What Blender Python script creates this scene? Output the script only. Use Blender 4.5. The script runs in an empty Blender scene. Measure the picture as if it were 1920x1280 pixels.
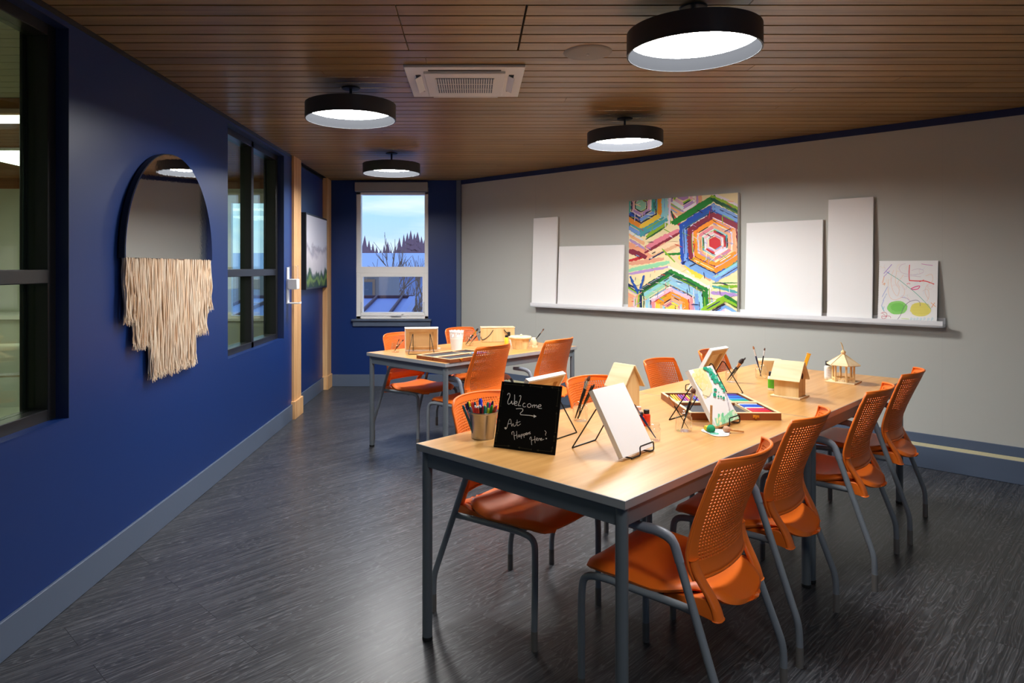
import bpy, math, random
import numpy as np
from mathutils import Vector, Matrix
random.seed(7)
PI = math.pi
SC = bpy.context.scene
C = SC.collection

# ---------------------------------------------------------------- camera
F = 1290.0; CX = 888.0; HY = 503.0; EYE = 1.4
cam_d = bpy.data.cameras.new('camera'); cam = bpy.data.objects.new('camera', cam_d); C.objects.link(cam)
cam.location = (0, 0, EYE); cam.rotation_euler = (PI/2, 0, 0)
cam_d.sensor_width = 36; cam_d.lens = F/1920*36
cam_d.shift_x = (960-CX)/1920; cam_d.shift_y = -(640-HY)/1920
cam_d.clip_start = 0.02; cam_d.clip_end = 2000
SC.camera = cam

# ---------------------------------------------------------------- world, exposure
SC.view_settings.view_transform = 'Standard'; SC.view_settings.look = 'None'
SC.view_settings.exposure = 0.30; SC.view_settings.gamma = 1.0
SC.view_settings.use_curve_mapping = False
SC.cycles.transparent_max_bounces = 32
LAMP = 66.0
world = bpy.data.worlds.new('sky'); SC.world = world; world.use_nodes = True
wn = world.node_tree.nodes; wl = world.node_tree.links; wn.clear()
def W_(t): return wn.new(t)
wo = W_('ShaderNodeOutputWorld'); wb = W_('ShaderNodeBackground'); wl.new(wb.outputs[0], wo.inputs[0])
tc = W_('ShaderNodeTexCoord'); sep = W_('ShaderNodeSeparateXYZ'); wl.new(tc.outputs['Generated'], sep.inputs[0])
rp = W_('ShaderNodeValToRGB'); wl.new(sep.outputs['Z'], rp.inputs[0])
rp.color_ramp.elements[0].position = 0.0; rp.color_ramp.elements[0].color = (.52, .66, .93, 1)
rp.color_ramp.elements[1].position = 0.5; rp.color_ramp.elements[1].color = (.10, .25, .80, 1)
e = rp.color_ramp.elements.new(0.11); e.color = (.33, .62, .97, 1)
mp = W_('ShaderNodeMapping'); mp.inputs['Scale'].default_value = (2.0, 2.0, 14.0); wl.new(tc.outputs['Generated'], mp.inputs[0])
nz = W_('ShaderNodeTexNoise'); nz.inputs['Scale'].default_value = 2.2; nz.inputs['Detail'].default_value = 5; wl.new(mp.outputs[0], nz.inputs[0])
cr = W_('ShaderNodeValToRGB'); wl.new(nz.outputs[0], cr.inputs[0])
cr.color_ramp.elements[0].position = .42; cr.color_ramp.elements[1].position = .68
mx = W_('ShaderNodeMixRGB'); wl.new(cr.outputs[0], mx.inputs[0]); wl.new(rp.outputs[0], mx.inputs[1]); mx.inputs[2].default_value = (.72, .83, .97, 1)
wl.new(mx.outputs[0], wb.inputs[0]); wb.inputs[1].default_value = 1.15

# ---------------------------------------------------------------- helpers
def srgb(r, g, b):
    f = lambda c: (c/255)/12.92 if c/255 <= .04045 else ((c/255+.055)/1.055)**2.4
    return (f(r), f(g), f(b), 1)
def mat(name, col, rough=.5, metal=0, spec=.5, bump=None, trans=0, coat=0, **kw):
    m = bpy.data.materials.new(name); m.use_nodes = True
    n = m.node_tree.nodes; l = m.node_tree.links; b = n['Principled BSDF']
    b.inputs['Base Color'].default_value = col; b.inputs['Roughness'].default_value = rough
    b.inputs['Metallic'].default_value = metal; b.inputs['Specular IOR Level'].default_value = spec
    b.inputs['Transmission Weight'].default_value = trans; b.inputs['Coat Weight'].default_value = coat
    # every material is procedural: a faint noise keeps each surface from being perfectly flat
    t = n.new('ShaderNodeTexCoord'); nz = n.new('ShaderNodeTexNoise')
    nz.inputs['Scale'].default_value = bump[0] if bump else 60; nz.inputs['Detail'].default_value = 4
    l.new(t.outputs['Object'], nz.inputs['Vector'])
    bp = n.new('ShaderNodeBump'); bp.inputs['Strength'].default_value = bump[1] if bump else .03
    bp.inputs['Distance'].default_value = .002
    l.new(nz.outputs[0], bp.inputs['Height']); l.new(bp.outputs[0], b.inputs['Normal'])
    m['nz'] = 1
    return m
def wood(name, c1, c2, scale=(1.5, 22, 22), rough=.5, rot=(0, 0, 0), spec=.4, bump=.05):
    m = bpy.data.materials.new(name); m.use_nodes = True
    n = m.node_tree.nodes; l = m.node_tree.links; b = n['Principled BSDF']
    b.inputs['Roughness'].default_value = rough; b.inputs['Specular IOR Level'].default_value = spec
    t = n.new('ShaderNodeTexCoord'); mp = n.new('ShaderNodeMapping'); l.new(t.outputs['Object'], mp.inputs[0])
    mp.inputs['Scale'].default_value = scale; mp.inputs['Rotation'].default_value = rot
    a = n.new('ShaderNodeTexNoise'); a.inputs['Scale'].default_value = 1; a.inputs['Detail'].default_value = 8; a.inputs['Distortion'].default_value = .6
    l.new(mp.outputs[0], a.inputs['Vector'])
    r = n.new('ShaderNodeValToRGB'); r.color_ramp.elements[0].color = c1; r.color_ramp.elements[1].color = c2
    r.color_ramp.elements[0].position = .32; r.color_ramp.elements[1].position = .68
    l.new(a.outputs[0], r.inputs[0]); l.new(r.outputs[0], b.inputs['Base Color'])
    bp = n.new('ShaderNodeBump'); bp.inputs['Strength'].default_value = bump; bp.inputs['Distance'].default_value = .002
    l.new(a.outputs[0], bp.inputs['Height']); l.new(bp.outputs[0], b.inputs['Normal'])
    return m

class MB:
    def __init__(s): s.v = []; s.f = []; s.mi = []; s.col = []; s.m = 0; s.c = None
    def vv(s, *ps):
        k = len(s.v); s.v.extend([tuple(p) for p in ps]); return k
    def face(s, idx):
        s.f.append(tuple(idx)); s.mi.append(s.m); s.col.append(s.c)
    def poly(s, pts):
        k = s.vv(*pts); s.face(range(k, k+len(pts)))
    def box(s, x0, x1, y0, y1, z0, z1):
        k = s.vv((x0,y0,z0),(x1,y0,z0),(x1,y1,z0),(x0,y1,z0),(x0,y0,z1),(x1,y0,z1),(x1,y1,z1),(x0,y1,z1))
        for q in ((0,3,2,1),(4,5,6,7),(0,1,5,4),(1,2,6,5),(2,3,7,6),(3,0,4,7)): s.face([k+i for i in q])
    def obox(s, o, a, b, c):
        o, a, b, c = Vector(o), Vector(a), Vector(b), Vector(c)
        k = s.vv(o, o+a, o+a+b, o+b, o+c, o+a+c, o+a+b+c, o+b+c)
        for q in ((0,3,2,1),(4,5,6,7),(0,1,5,4),(1,2,6,5),(2,3,7,6),(3,0,4,7)): s.face([k+i for i in q])
    def prism(s, poly, ext):
        ext = Vector(ext); n = len(poly); k = s.vv(*poly); k2 = s.vv(*[Vector(p)+ext for p in poly])
        s.face([k+i for i in range(n)][::-1]); s.face([k2+i for i in range(n)])
        for i in range(n): j = (i+1) % n; s.face((k+i, k+j, k2+j, k2+i))
    def tube(s, pts, r, n=10, rr=None, flat=1.0, closed=False):
        P = [Vector(p) for p in pts]; N = len(P); rings = []; up = None
        for i in range(N):
            if closed: t = P[(i+1) % N]-P[i-1]
            else: t = (P[min(i+1, N-1)]-P[max(i-1, 0)])
            t.normalize()
            if up is None:
                up = Vector((0,0,1)) if abs(t.z) < .9 else Vector((1,0,0))
            a = t.cross(up)
            if a.length < 1e-5: a = t.cross(Vector((0,1,0)))
            a.normalize(); b = a.cross(t); b.normalize(); up = b
            q = rr[i] if rr else r
            # mitre so that the tube keeps its thickness round a bend
            k = s.vv(*[P[i] + a*math.cos(2*PI*j/n)*q + b*math.sin(2*PI*j/n)*q*flat for j in range(n)])
            rings.append(k)
        R = range(N) if closed else range(N-1)
        for i in R:
            a, b = rings[i], rings[(i+1) % N]
            for j in range(n): s.face((a+j, a+(j+1) % n, b+(j+1) % n, b+j))
        if not closed:
            s.face([rings[0]+j for j in range(n)][::-1]); s.face([rings[-1]+j for j in range(n)])
    def lathe(s, prof, n=24, o=(0,0,0), cap0=False, cap1=False, M=None):
        o = Vector(o); rings = []
        for r, z in prof:
            ps = [Vector((r*math.cos(2*PI*j/n), r*math.sin(2*PI*j/n), z)) for j in range(n)]
            if M: ps = [M @ p for p in ps]
            rings.append(s.vv(*[o+p for p in ps]))
        for a, b in zip(rings, rings[1:]):
            for j in range(n): s.face((a+j, a+(j+1) % n, b+(j+1) % n, b+j))
        if cap0: s.face([rings[0]+j for j in range(n)][::-1])
        if cap1: s.face([rings[-1]+j for j in range(n)])
    def ball(s, o, r, n=12, m=8, sc=(1,1,1)):
        s.lathe([(max(r*math.sin(PI*i/m), 1e-5)*sc[0], -r*math.cos(PI*i/m)*sc[2]) for i in range(m+1)], n, o)
    def build(s, name, mats, parent=None, smooth=None, bevel=0, loc=None, rot=None, seg=2, kind=None, label=None):
        me = bpy.data.meshes.new(name); me.from_pydata(s.v, [], s.f)
        if not isinstance(mats, (list, tuple)): mats = [mats]
        for m in mats: me.materials.append(m)
        if len(mats) > 1: me.polygons.foreach_set('material_index', s.mi)
        if any(c is not None for c in s.col):
            at = me.color_attributes.new('col', 'FLOAT_COLOR', 'CORNER'); buf = []
            for p, c in zip(me.polygons, s.col): buf += list(c)*p.loop_total
            at.data.foreach_set('color', buf)
        me.update()
        if smooth is not None:
            me.polygons.foreach_set('use_smooth', [True]*len(me.polygons)); me.set_sharp_from_angle(angle=math.radians(smooth))
        o = bpy.data.objects.new(name, me); C.objects.link(o)
        if parent: o.parent = parent
        if loc: o.location = loc
        if rot: o.rotation_euler = rot
        if bevel:
            b = o.modifiers.new('bevel', 'BEVEL'); b.width = bevel; b.segments = seg; b.limit_method = 'ANGLE'; b.angle_limit = math.radians(35)
            if smooth is None:
                me.polygons.foreach_set('use_smooth', [True]*len(me.polygons)); me.set_sharp_from_angle(angle=math.radians(30)); b.harden_normals = False
        if kind: o['kind'] = kind
        if label: o['label'] = label
        return o
def tag(o, label, cat, group=None, kind=None):
    o['label'] = label; o['category'] = cat
    if group: o['group'] = group
    if kind: o['kind'] = kind
    return o
def thing(name, label, cat, loc=(0,0,0), rz=0, group=None):
    o = bpy.data.objects.new(name, None); C.objects.link(o); o.empty_display_size = .1
    o.location = loc; o.rotation_euler = (0, 0, rz)
    return tag(o, label, cat, group)
def dup(root, loc, rz, label=None, group=None):
    r = root.copy(); C.objects.link(r); r.location = loc; r.rotation_euler = (0, 0, rz)
    if label: r['label'] = label
    if group: r['group'] = group
    for ch in list(root.children):
        c = ch.copy(); C.objects.link(c); c.parent = r
        for g in list(ch.children):
            d = g.copy(); C.objects.link(d); d.parent = c
    return r
def struct(o): o['kind'] = 'structure'; return o
def cat(pts, k=6):
    """smooth curve through the points"""
    P = [Vector(p) for p in pts]
    if len(P) < 3: return P
    out = []
    for i in range(len(P)-1):
        p0 = P[max(i-1, 0)]; p1 = P[i]; p2 = P[i+1]; p3 = P[min(i+2, len(P)-1)]
        for j in range(k):
            t = j/k
            out.append(.5*((2*p1)+(p2-p0)*t+(2*p0-5*p1+4*p2-p3)*t*t+(3*p1-p0-3*p2+p3)*t**3))
    out.append(P[-1]); return out
def fillet(pts, r, k=5):
    P = [Vector(p) for p in pts]; out = [P[0]]
    for i in range(1, len(P)-1):
        a = (P[i-1]-P[i]); b = (P[i+1]-P[i]); ra = min(r, a.length*.48, b.length*.48)
        a = P[i]+a.normalized()*ra; b = P[i]+b.normalized()*ra
        for j in range(k+1):
            t = j/k; out.append(a*(1-t)**2+P[i]*2*t*(1-t)+b*t*t)
    out.append(P[-1]); return out
def at(px, py, z):      # a point at a known height seen at a pixel of the photograph
    Y = (EYE-z)*F/(py-HY); return Vector(((px-CX)/F*Y, Y, z))
def atY(px, py, Y): return Vector(((px-CX)/F*Y, Y, EYE-(py-HY)/F*Y))
def homog(q):
    """quad TL,TR,BR,BL in some picture frame -> function giving u (right), v (down)"""
    A = []; B = []
    for (x, y), (u, v) in zip(q, ((0,0),(1,0),(1,1),(0,1))):
        A.append([x, y, 1, 0, 0, 0, -u*x, -u*y]); B.append(u)
        A.append([0, 0, 0, x, y, 1, -v*x, -v*y]); B.append(v)
    h = np.linalg.solve(np.array(A, float), np.array(B, float))
    def f(p):
        x, y = p[0], p[1]; w = h[6]*x+h[7]*y+1
        return ((h[0]*x+h[1]*y+h[2])/w, (h[3]*x+h[4]*y+h[5])/w)
    return f
def clip01(poly):
    for ax, lim, sg in ((0,0,1),(0,1,-1),(1,0,1),(1,1,-1)):
        out = []
        for i in range(len(poly)):
            a = poly[i-1]; b = poly[i]; da = (a[ax]-lim)*sg; db = (b[ax]-lim)*sg
            if (da >= 0) != (db >= 0):
                t = da/(da-db); out.append((a[0]+(b[0]-a[0])*t, a[1]+(b[1]-a[1])*t))
            if db >= 0: out.append(b)
        poly = out
        if not poly: return []
    return poly

# ---------------------------------------------------------------- materials
def attr_mat(name, rough=.5, bump=(90, .25)):
    m = mat(name, (1,1,1,1), rough, bump=bump); n = m.node_tree.nodes; l = m.node_tree.links
    a = n.new('ShaderNodeAttribute'); a.attribute_name = 'col'; l.new(a.outputs['Color'], n['Principled BSDF'].inputs['Base Color'])
    return m
m_blue = mat('blue_paint', srgb(12, 46, 108), .40, bump=(140, .05), spec=.45)
m_navy = mat('navy_paint', srgb(28, 44, 88), .45, bump=(140, .05))
m_grey = mat('grey_wall_paint', srgb(186, 187, 180), .55, bump=(160, .04))
m_slate = mat('slate_trim_paint', srgb(84, 97, 118), .45)
m_cream = mat('cream_strip', srgb(214, 206, 168), .5)
m_oakpost = wood('pine_post', srgb(228, 188, 136), srgb(206, 150, 98), (30, 30, 1.2), .5)
m_white = mat('white_plastic', srgb(225, 226, 228), .4)
m_white2 = mat('white_vinyl', srgb(246, 245, 242), .35)
m_shade = mat('blind_fabric', srgb(150, 150, 150), .7)
m_black = mat('black_frame', srgb(28, 29, 32), .35)
m_blackwire = mat('black_wire', srgb(20, 20, 22), .4, metal=.3)
m_canvas = mat('white_canvas', srgb(244, 244, 243), .75, bump=(500, .12))
m_shelf = mat('white_shelf_lacquer', srgb(232, 233, 236), .35)
m_orange = mat('orange_plastic', srgb(238, 114, 30), .42, bump=(300, .02), spec=.5)
m_tube = mat('grey_painted_steel', srgb(124, 131, 138), .38, spec=.5)
m_arm = mat('grey_plastic_arm', srgb(130, 136, 146), .45)
m_glide = mat('brown_grey_glide', srgb(112, 108, 104), .5)
m_tleg = mat('slate_grey_steel', srgb(98, 106, 112), .42)
m_tedge = mat('grey_edge_band', srgb(150, 153, 156), .4)
m_ttop = wood('light_oak_laminate', srgb(188, 134, 72), srgb(210, 160, 96), (1.2, 26, 26), .32, rot=(0,0,-PI/4), bump=.01, spec=.45)
m_rubber = mat('black_rubber', srgb(22, 22, 22), .7)
m_pine = wood('raw_pine', srgb(234, 204, 150), srgb(218, 178, 118), (30, 30, 2.2), .65)
m_pine2 = wood('pale_balsa', srgb(238, 218, 180), srgb(226, 198, 150), (22, 3, 22), .65)
m_frame_w = wood('stretcher_wood', srgb(222, 184, 130), srgb(205, 160, 104), (8, 8, 8), .7)
m_rawcanvas = mat('unprimed_canvas', srgb(232, 206, 160), .85, bump=(500, .2))
m_box = wood('cherry_box', srgb(150, 84, 44), srgb(120, 62, 32), (2, 20, 20), .4)
m_boxlip = wood('maple_lip', srgb(240, 214, 172), srgb(224, 190, 142), (2, 20, 20), .45)
m_tray = mat('black_foam_tray', srgb(38, 40, 46), .6)
m_brass = mat('brass', srgb(212, 164, 74), .3, metal=.9)
m_steel = mat('brushed_bucket_steel', srgb(196, 192, 186), .3, metal=1, bump=(40, .05))
m_silver = mat('silver_ferrule', srgb(214, 214, 218), .25, metal=1)
m_copper = mat('copper_ferrule', srgb(208, 146, 96), .3, metal=.9)
m_handle = mat('black_lacquer', srgb(20, 22, 26), .25)
m_bluehandle = mat('dark_blue_lacquer', srgb(26, 42, 92), .25)
m_brist = mat('brown_bristle', srgb(96, 54, 34), .8, bump=(400, .4))
m_brist2 = mat('dark_bristle', srgb(44, 28, 26), .8, bump=(400, .4))
m_brist3 = mat('tan_bristle', srgb(190, 128, 84), .8, bump=(400, .4))
m_chalk = mat('chalk_ink', srgb(254, 254, 252), .7)
m_board = mat('black_board', srgb(10, 11, 12), .75, spec=.12)
m_olive = mat('olive_arrow_print', srgb(50, 46, 24), .6)
m_paint = attr_mat('thick_paint')
m_crayon = attr_mat('crayon', .8, (300, .1))
m_rope = mat('jute_rope', srgb(226, 208, 166), .9)
m_drum = mat('dark_grey_drum', srgb(48, 52, 58), .45)
m_druminside = mat('grey_drum_lining', srgb(26, 27, 29), .9, spec=0)

def yarn_mat():
    m = mat('cream_yarn', srgb(232, 210, 180), .9, bump=(300, .5)); n = m.node_tree.nodes; l = m.node_tree.links
    t = n.new('ShaderNodeTexCoord'); mp = n.new('ShaderNodeMapping'); mp.inputs['Scale'].default_value = (60, 60, 4)
    l.new(t.outputs['Object'], mp.inputs[0]); a = n.new('ShaderNodeTexNoise'); a.inputs['Scale'].default_value = 1.5; l.new(mp.outputs[0], a.inputs[0])
    r = n.new('ShaderNodeValToRGB'); r.color_ramp.elements[0].color = srgb(208, 172, 136); r.color_ramp.elements[1].color = srgb(232, 216, 194)
    r.color_ramp.elements[0].position = .35; r.color_ramp.elements[1].position = .6
    l.new(a.outputs[0], r.inputs[0]); l.new(r.outputs[0], n['Principled BSDF'].inputs['Base Color']); return m
m_yarn = yarn_mat()
def emis(name, col, s):
    m = bpy.data.materials.new(name); m.use_nodes = True; n = m.node_tree.nodes; l = m.node_tree.links; n.clear()
    o = n.new('ShaderNodeOutputMaterial'); e = n.new('ShaderNodeEmission'); e.inputs[0].default_value = col; e.inputs[1].default_value = s
    l.new(e.outputs[0], o.inputs[0]); return m
m_lamp2 = emis('strip_lamp_diffuser', (1, .95, .85, 1), 6)
def glass(name, tint, gl=.08):
    m = bpy.data.materials.new(name); m.use_nodes = True; n = m.node_tree.nodes; l = m.node_tree.links; n.clear()
    o = n.new('ShaderNodeOutputMaterial'); t = n.new('ShaderNodeBsdfTransparent'); t.inputs[0].default_value = tint
    g = n.new('ShaderNodeBsdfGlossy'); g.inputs['Roughness'].default_value = .02; g.inputs[0].default_value = (1,1,1,1)
    lw = n.new('ShaderNodeLayerWeight'); lw.inputs[0].default_value = .5
    pw = n.new('ShaderNodeMath'); pw.operation = 'POWER'; pw.inputs[1].default_value = 4.5 if gl < .1 else 2.2; l.new(lw.outputs['Facing'], pw.inputs[0])
    f = n.new('ShaderNodeMath'); f.operation = 'MULTIPLY_ADD'; f.inputs[1].default_value = .6; f.inputs[2].default_value = .03 if gl < .1 else .07; l.new(pw.outputs[0], f.inputs[0])
    mx = n.new('ShaderNodeMixShader'); l.new(f.outputs[0], mx.inputs[0]); l.new(t.outputs[0], mx.inputs[1]); l.new(g.outputs[0], mx.inputs[2]); l.new(mx.outputs[0], o.inputs[0]); return m
m_winglass = glass('window_glass', (.96, .98, 1, 1))
m_greenglass = glass('green_tinted_glass', (.86, .97, .84, 1))
m_jar = glass('jar_glass', (.93, .95, .95, 1), .2)
m_clear = glass('clear_plastic', (.93, .95, .97, 1))
m_mirror = mat('mirror_glass', (.90, .91, .91, 1), .01, metal=1)

def floor_mat():
    m = bpy.data.materials.new('charcoal_plank_floor'); m.use_nodes = True
    n = m.node_tree.nodes; l = m.node_tree.links; b = n['Principled BSDF']
    t = n.new('ShaderNodeTexCoord'); mp = n.new('ShaderNodeMapping'); mp.inputs['Rotation'].default_value = (0, 0, -PI/4)
    l.new(t.outputs['Object'], mp.inputs[0])
    br = n.new('ShaderNodeTexBrick'); br.inputs['Scale'].default_value = 1; br.inputs['Brick Width'].default_value = 1.22
    br.inputs['Row Height'].default_value = .178; br.inputs['Mortar Size'].default_value = .0012; br.offset = .37
    br.inputs['Color1'].default_value = (.2,.2,.2,1); br.inputs['Color2'].default_value = (.8,.8,.8,1); br.inputs['Mortar'].default_value = (0,0,0,1)
    l.new(mp.outputs[0], br.inputs['Vector'])
    # long grain, shifted from plank to plank
    ad = n.new('ShaderNodeVectorMath'); ad.operation = 'MULTIPLY_ADD'; ad.inputs[1].default_value = (7, 5, 3)
    l.new(br.outputs['Color'], ad.inputs[0]); l.new(mp.outputs[0], ad.inputs[2])
    m2 = n.new('ShaderNodeMapping'); m2.inputs['Scale'].default_value = (1.0, 9, 1); l.new(ad.outputs[0], m2.inputs[0])
    n0 = n.new('ShaderNodeTexNoise'); n0.inputs['Scale'].default_value = 1.1; n0.inputs['Detail'].default_value = 2; l.new(m2.outputs[0], n0.inputs['Vector'])
    mu = n.new('ShaderNodeMath'); mu.operation = 'MULTIPLY'; mu.inputs[1].default_value = 26; l.new(n0.outputs[0], mu.inputs[0])
    n1 = n.new('ShaderNodeTexNoise'); n1.inputs['Scale'].default_value = 5; n1.inputs['Detail'].default_value = 6
    m3 = n.new('ShaderNodeMapping'); m3.inputs['Scale'].default_value = (2.2, 34, 1); l.new(ad.outputs[0], m3.inputs[0]); l.new(m3.outputs[0], n1.inputs['Vector'])
    fr = n.new('ShaderNodeMath'); fr.operation = 'FRACT'; a2 = n.new('ShaderNodeMath'); a2.operation = 'ADD'
    l.new(mu.outputs[0], a2.inputs[0]); l.new(n1.outputs[0], a2.inputs[1]); l.new(a2.outputs[0], fr.inputs[0])
    cr = n.new('ShaderNodeValToRGB'); l.new(fr.outputs[0], cr.inputs[0])
    cr.color_ramp.elements[0].position = 0; cr.color_ramp.elements[0].color = (.45,.45,.45,1)
    cr.color_ramp.elements[1].position = 1; cr.color_ramp.elements[1].color = (0,0,0,1)
    e = cr.color_ramp.elements.new(.35); e.color = (0,0,0,1)
    # fine scratches
    n3 = n.new('ShaderNodeTexNoise'); n3.inputs['Scale'].default_value = 1; n3.inputs['Detail'].default_value = 6
    m4 = n.new('ShaderNodeMapping'); m4.inputs['Scale'].default_value = (1.8, 120, 1); l.new(ad.outputs[0], m4.inputs[0]); l.new(m4.outputs[0], n3.inputs['Vector'])
    mul = n.new('ShaderNodeMath'); mul.operation = 'MULTIPLY'; l.new(cr.outputs[0], mul.inputs[0]); l.new(n3.outputs[0], mul.inputs[1])
    s2 = n.new('ShaderNodeMapRange'); s2.inputs[1].default_value = .4; s2.inputs[2].default_value = .75; l.new(n3.outputs[0], s2.inputs[0])
    mix = n.new('ShaderNodeMixRGB'); mix.inputs[1].default_value = srgb(38, 40, 45); mix.inputs[2].default_value = srgb(150, 152, 158)
    ad2 = n.new('ShaderNodeMath'); ad2.operation = 'MULTIPLY_ADD'; ad2.inputs[1].default_value = .20; l.new(s2.outputs[0], ad2.inputs[0]); l.new(mul.outputs[0], ad2.inputs[2])
    l.new(ad2.outputs[0], mix.inputs[0])
    pv = n.new('ShaderNodeMixRGB'); pv.blend_type = 'MULTIPLY'; pv.inputs[0].default_value = .45; l.new(mix.outputs[0], pv.inputs[1])
    hs = n.new('ShaderNodeMapRange'); hs.inputs[3].default_value = .7; hs.inputs[4].default_value = 1.25; l.new(br.outputs['Color'], hs.inputs[0]); l.new(hs.outputs[0], pv.inputs[2])
    sm = n.new('ShaderNodeMixRGB'); l.new(br.outputs['Fac'], sm.inputs[0]); l.new(pv.outputs[0], sm.inputs[1]); sm.inputs[2].default_value = srgb(18, 18, 20)
    l.new(sm.outputs[0], b.inputs['Base Color'])
    b.inputs['Roughness'].default_value = .34; b.inputs['Specular IOR Level'].default_value = .45
    bp = n.new('ShaderNodeBump'); bp.inputs['Strength'].default_value = .25; bp.inputs['Distance'].default_value = .002
    l.new(n3.outputs[0], bp.inputs['Height']); l.new(bp.outputs[0], b.inputs['Normal'])
    return m
m_floor = floor_mat()
def ceil_mat():
    m = wood('walnut_slats', srgb(164, 132, 84), srgb(132, 103, 64), (1.6, 40, 10), .34, spec=.5, bump=.03)
    n = m.node_tree.nodes; l = m.node_tree.links; b = n['Principled BSDF']
    g = n.new('ShaderNodeNewGeometry'); mr = n.new('ShaderNodeMapRange'); mr.inputs[3].default_value = .82; mr.inputs[4].default_value = 1.18
    l.new(g.outputs['Random Per Island'], mr.inputs[0])
    x = n.new('ShaderNodeMixRGB'); x.blend_type = 'MULTIPLY'; x.inputs[0].default_value = 1
    src = b.inputs['Base Color'].links[0].from_socket; l.new(src, x.inputs[1]); l.new(mr.outputs[0], x.inputs[2]); l.new(x.outputs[0], b.inputs['Base Color'])
    return m
m_ceil = ceil_mat()

# ---------------------------------------------------------------- room shell
WX = -1.69                 # left wall face
CZ = 2.445                 # ceiling
YF = 8.17                  # far wall
DW = Vector((.70711, -.70711, 0)); NW = Vector((-.70711, -.70711, 0)); KW = Vector((-.15, 8.175, 0))   # the 45 degree grey wall
def wp(s, p, z): v = KW+DW*s+NW*p; return (v.x, v.y, z)
def wall_s(px, p):         # distance along the grey wall of a pixel column, p in front of the wall
    k = (px-CX)/F; B = KW+NW*p
    return (k*B.y-B.x)/(DW.x-k*DW.y)
def wall_z(px, py, p):
    s = wall_s(px, p); Y = (KW+DW*s+NW*p).y; return EYE-(py-HY)/F*Y

b = MB(); b.box(-8, 9, -3.2, 9.2, -.05, 0); struct(b.build('floor', m_floor))
# ceiling: slats with dark gaps
b = MB(); b.m = 1; b.box(-1.9, 8, -3.2, 8.6, CZ+.018, CZ+.06); b.m = 0
Y0 = 2.7345; P = .1135
for k in range(-53, 50):
    y0 = Y0+P*k+.0055; y1 = Y0+P*(k+1)-.0055
    if y0 > YF: break
    xe = 8.03-y0+.05
    spans = [(-1.70, -.313), (-.310, .208), (.216, xe)] if 0 <= k < 5 else [(-1.70, xe)]
    if not 0 <= k < 5:
        j = random.uniform(-1, 4)
        spans = [(-1.70, j), (j+.0012, xe)] if j < xe-.3 else spans
    for a, c in spans:
        if c > a: b.box(a, min(c, 8), y0, min(y1, YF), CZ, CZ+.02)
struct(b.build('ceiling', [m_ceil, m_rubber], bevel=.0015, seg=1))

# left wall with two interior window openings
W1 = (1.35, 2.876); W2 = (4.73, 6.133); SZ = .772; HZ = 2.405
b = MB(); T = .17; x0 = WX-T
for y0, y1 in ((-3.2, W1[0]), (W1[1], W2[0]), (W2[1], 6.40)): b.box(x0, WX, y0, y1, 0, CZ)
for y0, y1 in (W1, W2): b.box(x0, WX, y0, y1, 0, SZ); b.box(x0, WX, y0, y1, HZ, CZ)
struct(b.build('wall_left', m_blue))
b = MB(); b.box(x0, -1.745, 6.40, YF+.1, 0, CZ); struct(b.build('wall_left_recess', m_blue))
b = MB(); b.box(-1.68, -1.67, 0, 6.37, .145, .148)
b = MB(); b.box(WX, -1.675, -3.2, 6.365, 0, .142); struct(b.build('baseboard_left', m_slate, bevel=.003))
b = MB(); b.box(-1.745, -1.73, 6.66, 7.93, 0, .142); struct(b.build('baseboard_left_recess', m_slate, bevel=.003))
b = MB(); b.box(WX, WX+.006, -3.2, 6.37, CZ-.022, CZ); b.box(-1.745, -1.739, 6.67, 8.15, CZ-.022, CZ); struct(b.build('trim_1', m_black))
# wooden posts
b = MB(); b.box(-1.75, -1.668, 6.39, 6.655, .16, CZ)
for k in range(1, 6): b.box(-1.6685, -1.666, 6.39+k*.045-.004, 6.39+k*.045+.004, .16, CZ)
o = b.build('trim_2', m_oakpost, bevel=.003); struct(o)
b = MB(); b.box(-1.75, -1.652, 6.37, 6.675, 0, .165); struct(b.build('trim_3', m_oakpost, bevel=.003))
b = MB(); b.box(-1.75, -1.69, 7.95, YF, .15, CZ); struct(b.build('trim_4', m_oakpost, bevel=.003))
b = MB(); b.box(-1.75, -1.677, 7.93, YF, 0, .155); struct(b.build('trim_5', m_oakpost, bevel=.003))

# interior windows: black frames with green tinted glass
def interior_window(name, y0, y1, nm):
    xf, xb = WX-.055, WX-.145; t = .055
    f = MB(); f.box(xb, xf, y0, y0+t, SZ, HZ); f.box(xb, xf, y1-t, y1, SZ, HZ)
    f.box(xb, xf, y0+t, y1-t, SZ, SZ+.05); f.box(xb, xf, y0+t, y1-t, HZ-.05, HZ)
    f.box(xb+.02, xf+.004, y0+t, y1-t, 1.338, 1.395)
    f.box(xb-.015, xb, y0, y0+t+.02, SZ, HZ); f.box(xb-.015, xb, y1-t-.02, y1, SZ, HZ)
    if nm: ym = (y0+y1)/2; f.box(xb, xf, ym-.028, ym+.028, SZ, HZ)
    w = struct(f.build(name, m_black, bevel=.003))
    g = MB(); ys = [y0+t, y1-t] if not nm else [y0+t, (y0+y1)/2-.028, (y0+y1)/2+.028, y1-t]
    for a, c in zip(ys[::2], ys[1::2]):
        g.box(xb+.03, xb+.038, a, c, SZ+.05, 1.338); g.box(xb+.03, xb+.038, a, c, 1.395, HZ-.05)
    g.build('pane', m_greenglass, w)
    s = MB(); s.box(WX-.056, WX, y0, y1, SZ-.001, SZ+.004); s.build('window_sill', m_blue, w)
    j = MB(); j.box(WX-.056, WX-.0, y1-.004, y1+.0, SZ, HZ); j.box(WX-.056, WX, y0, y1, HZ-.004, HZ); j.build('jamb', m_navy, w)
interior_window('window_1', W1[0], W1[1], True)
interior_window('window_2', W2[0], W2[1], True)

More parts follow.
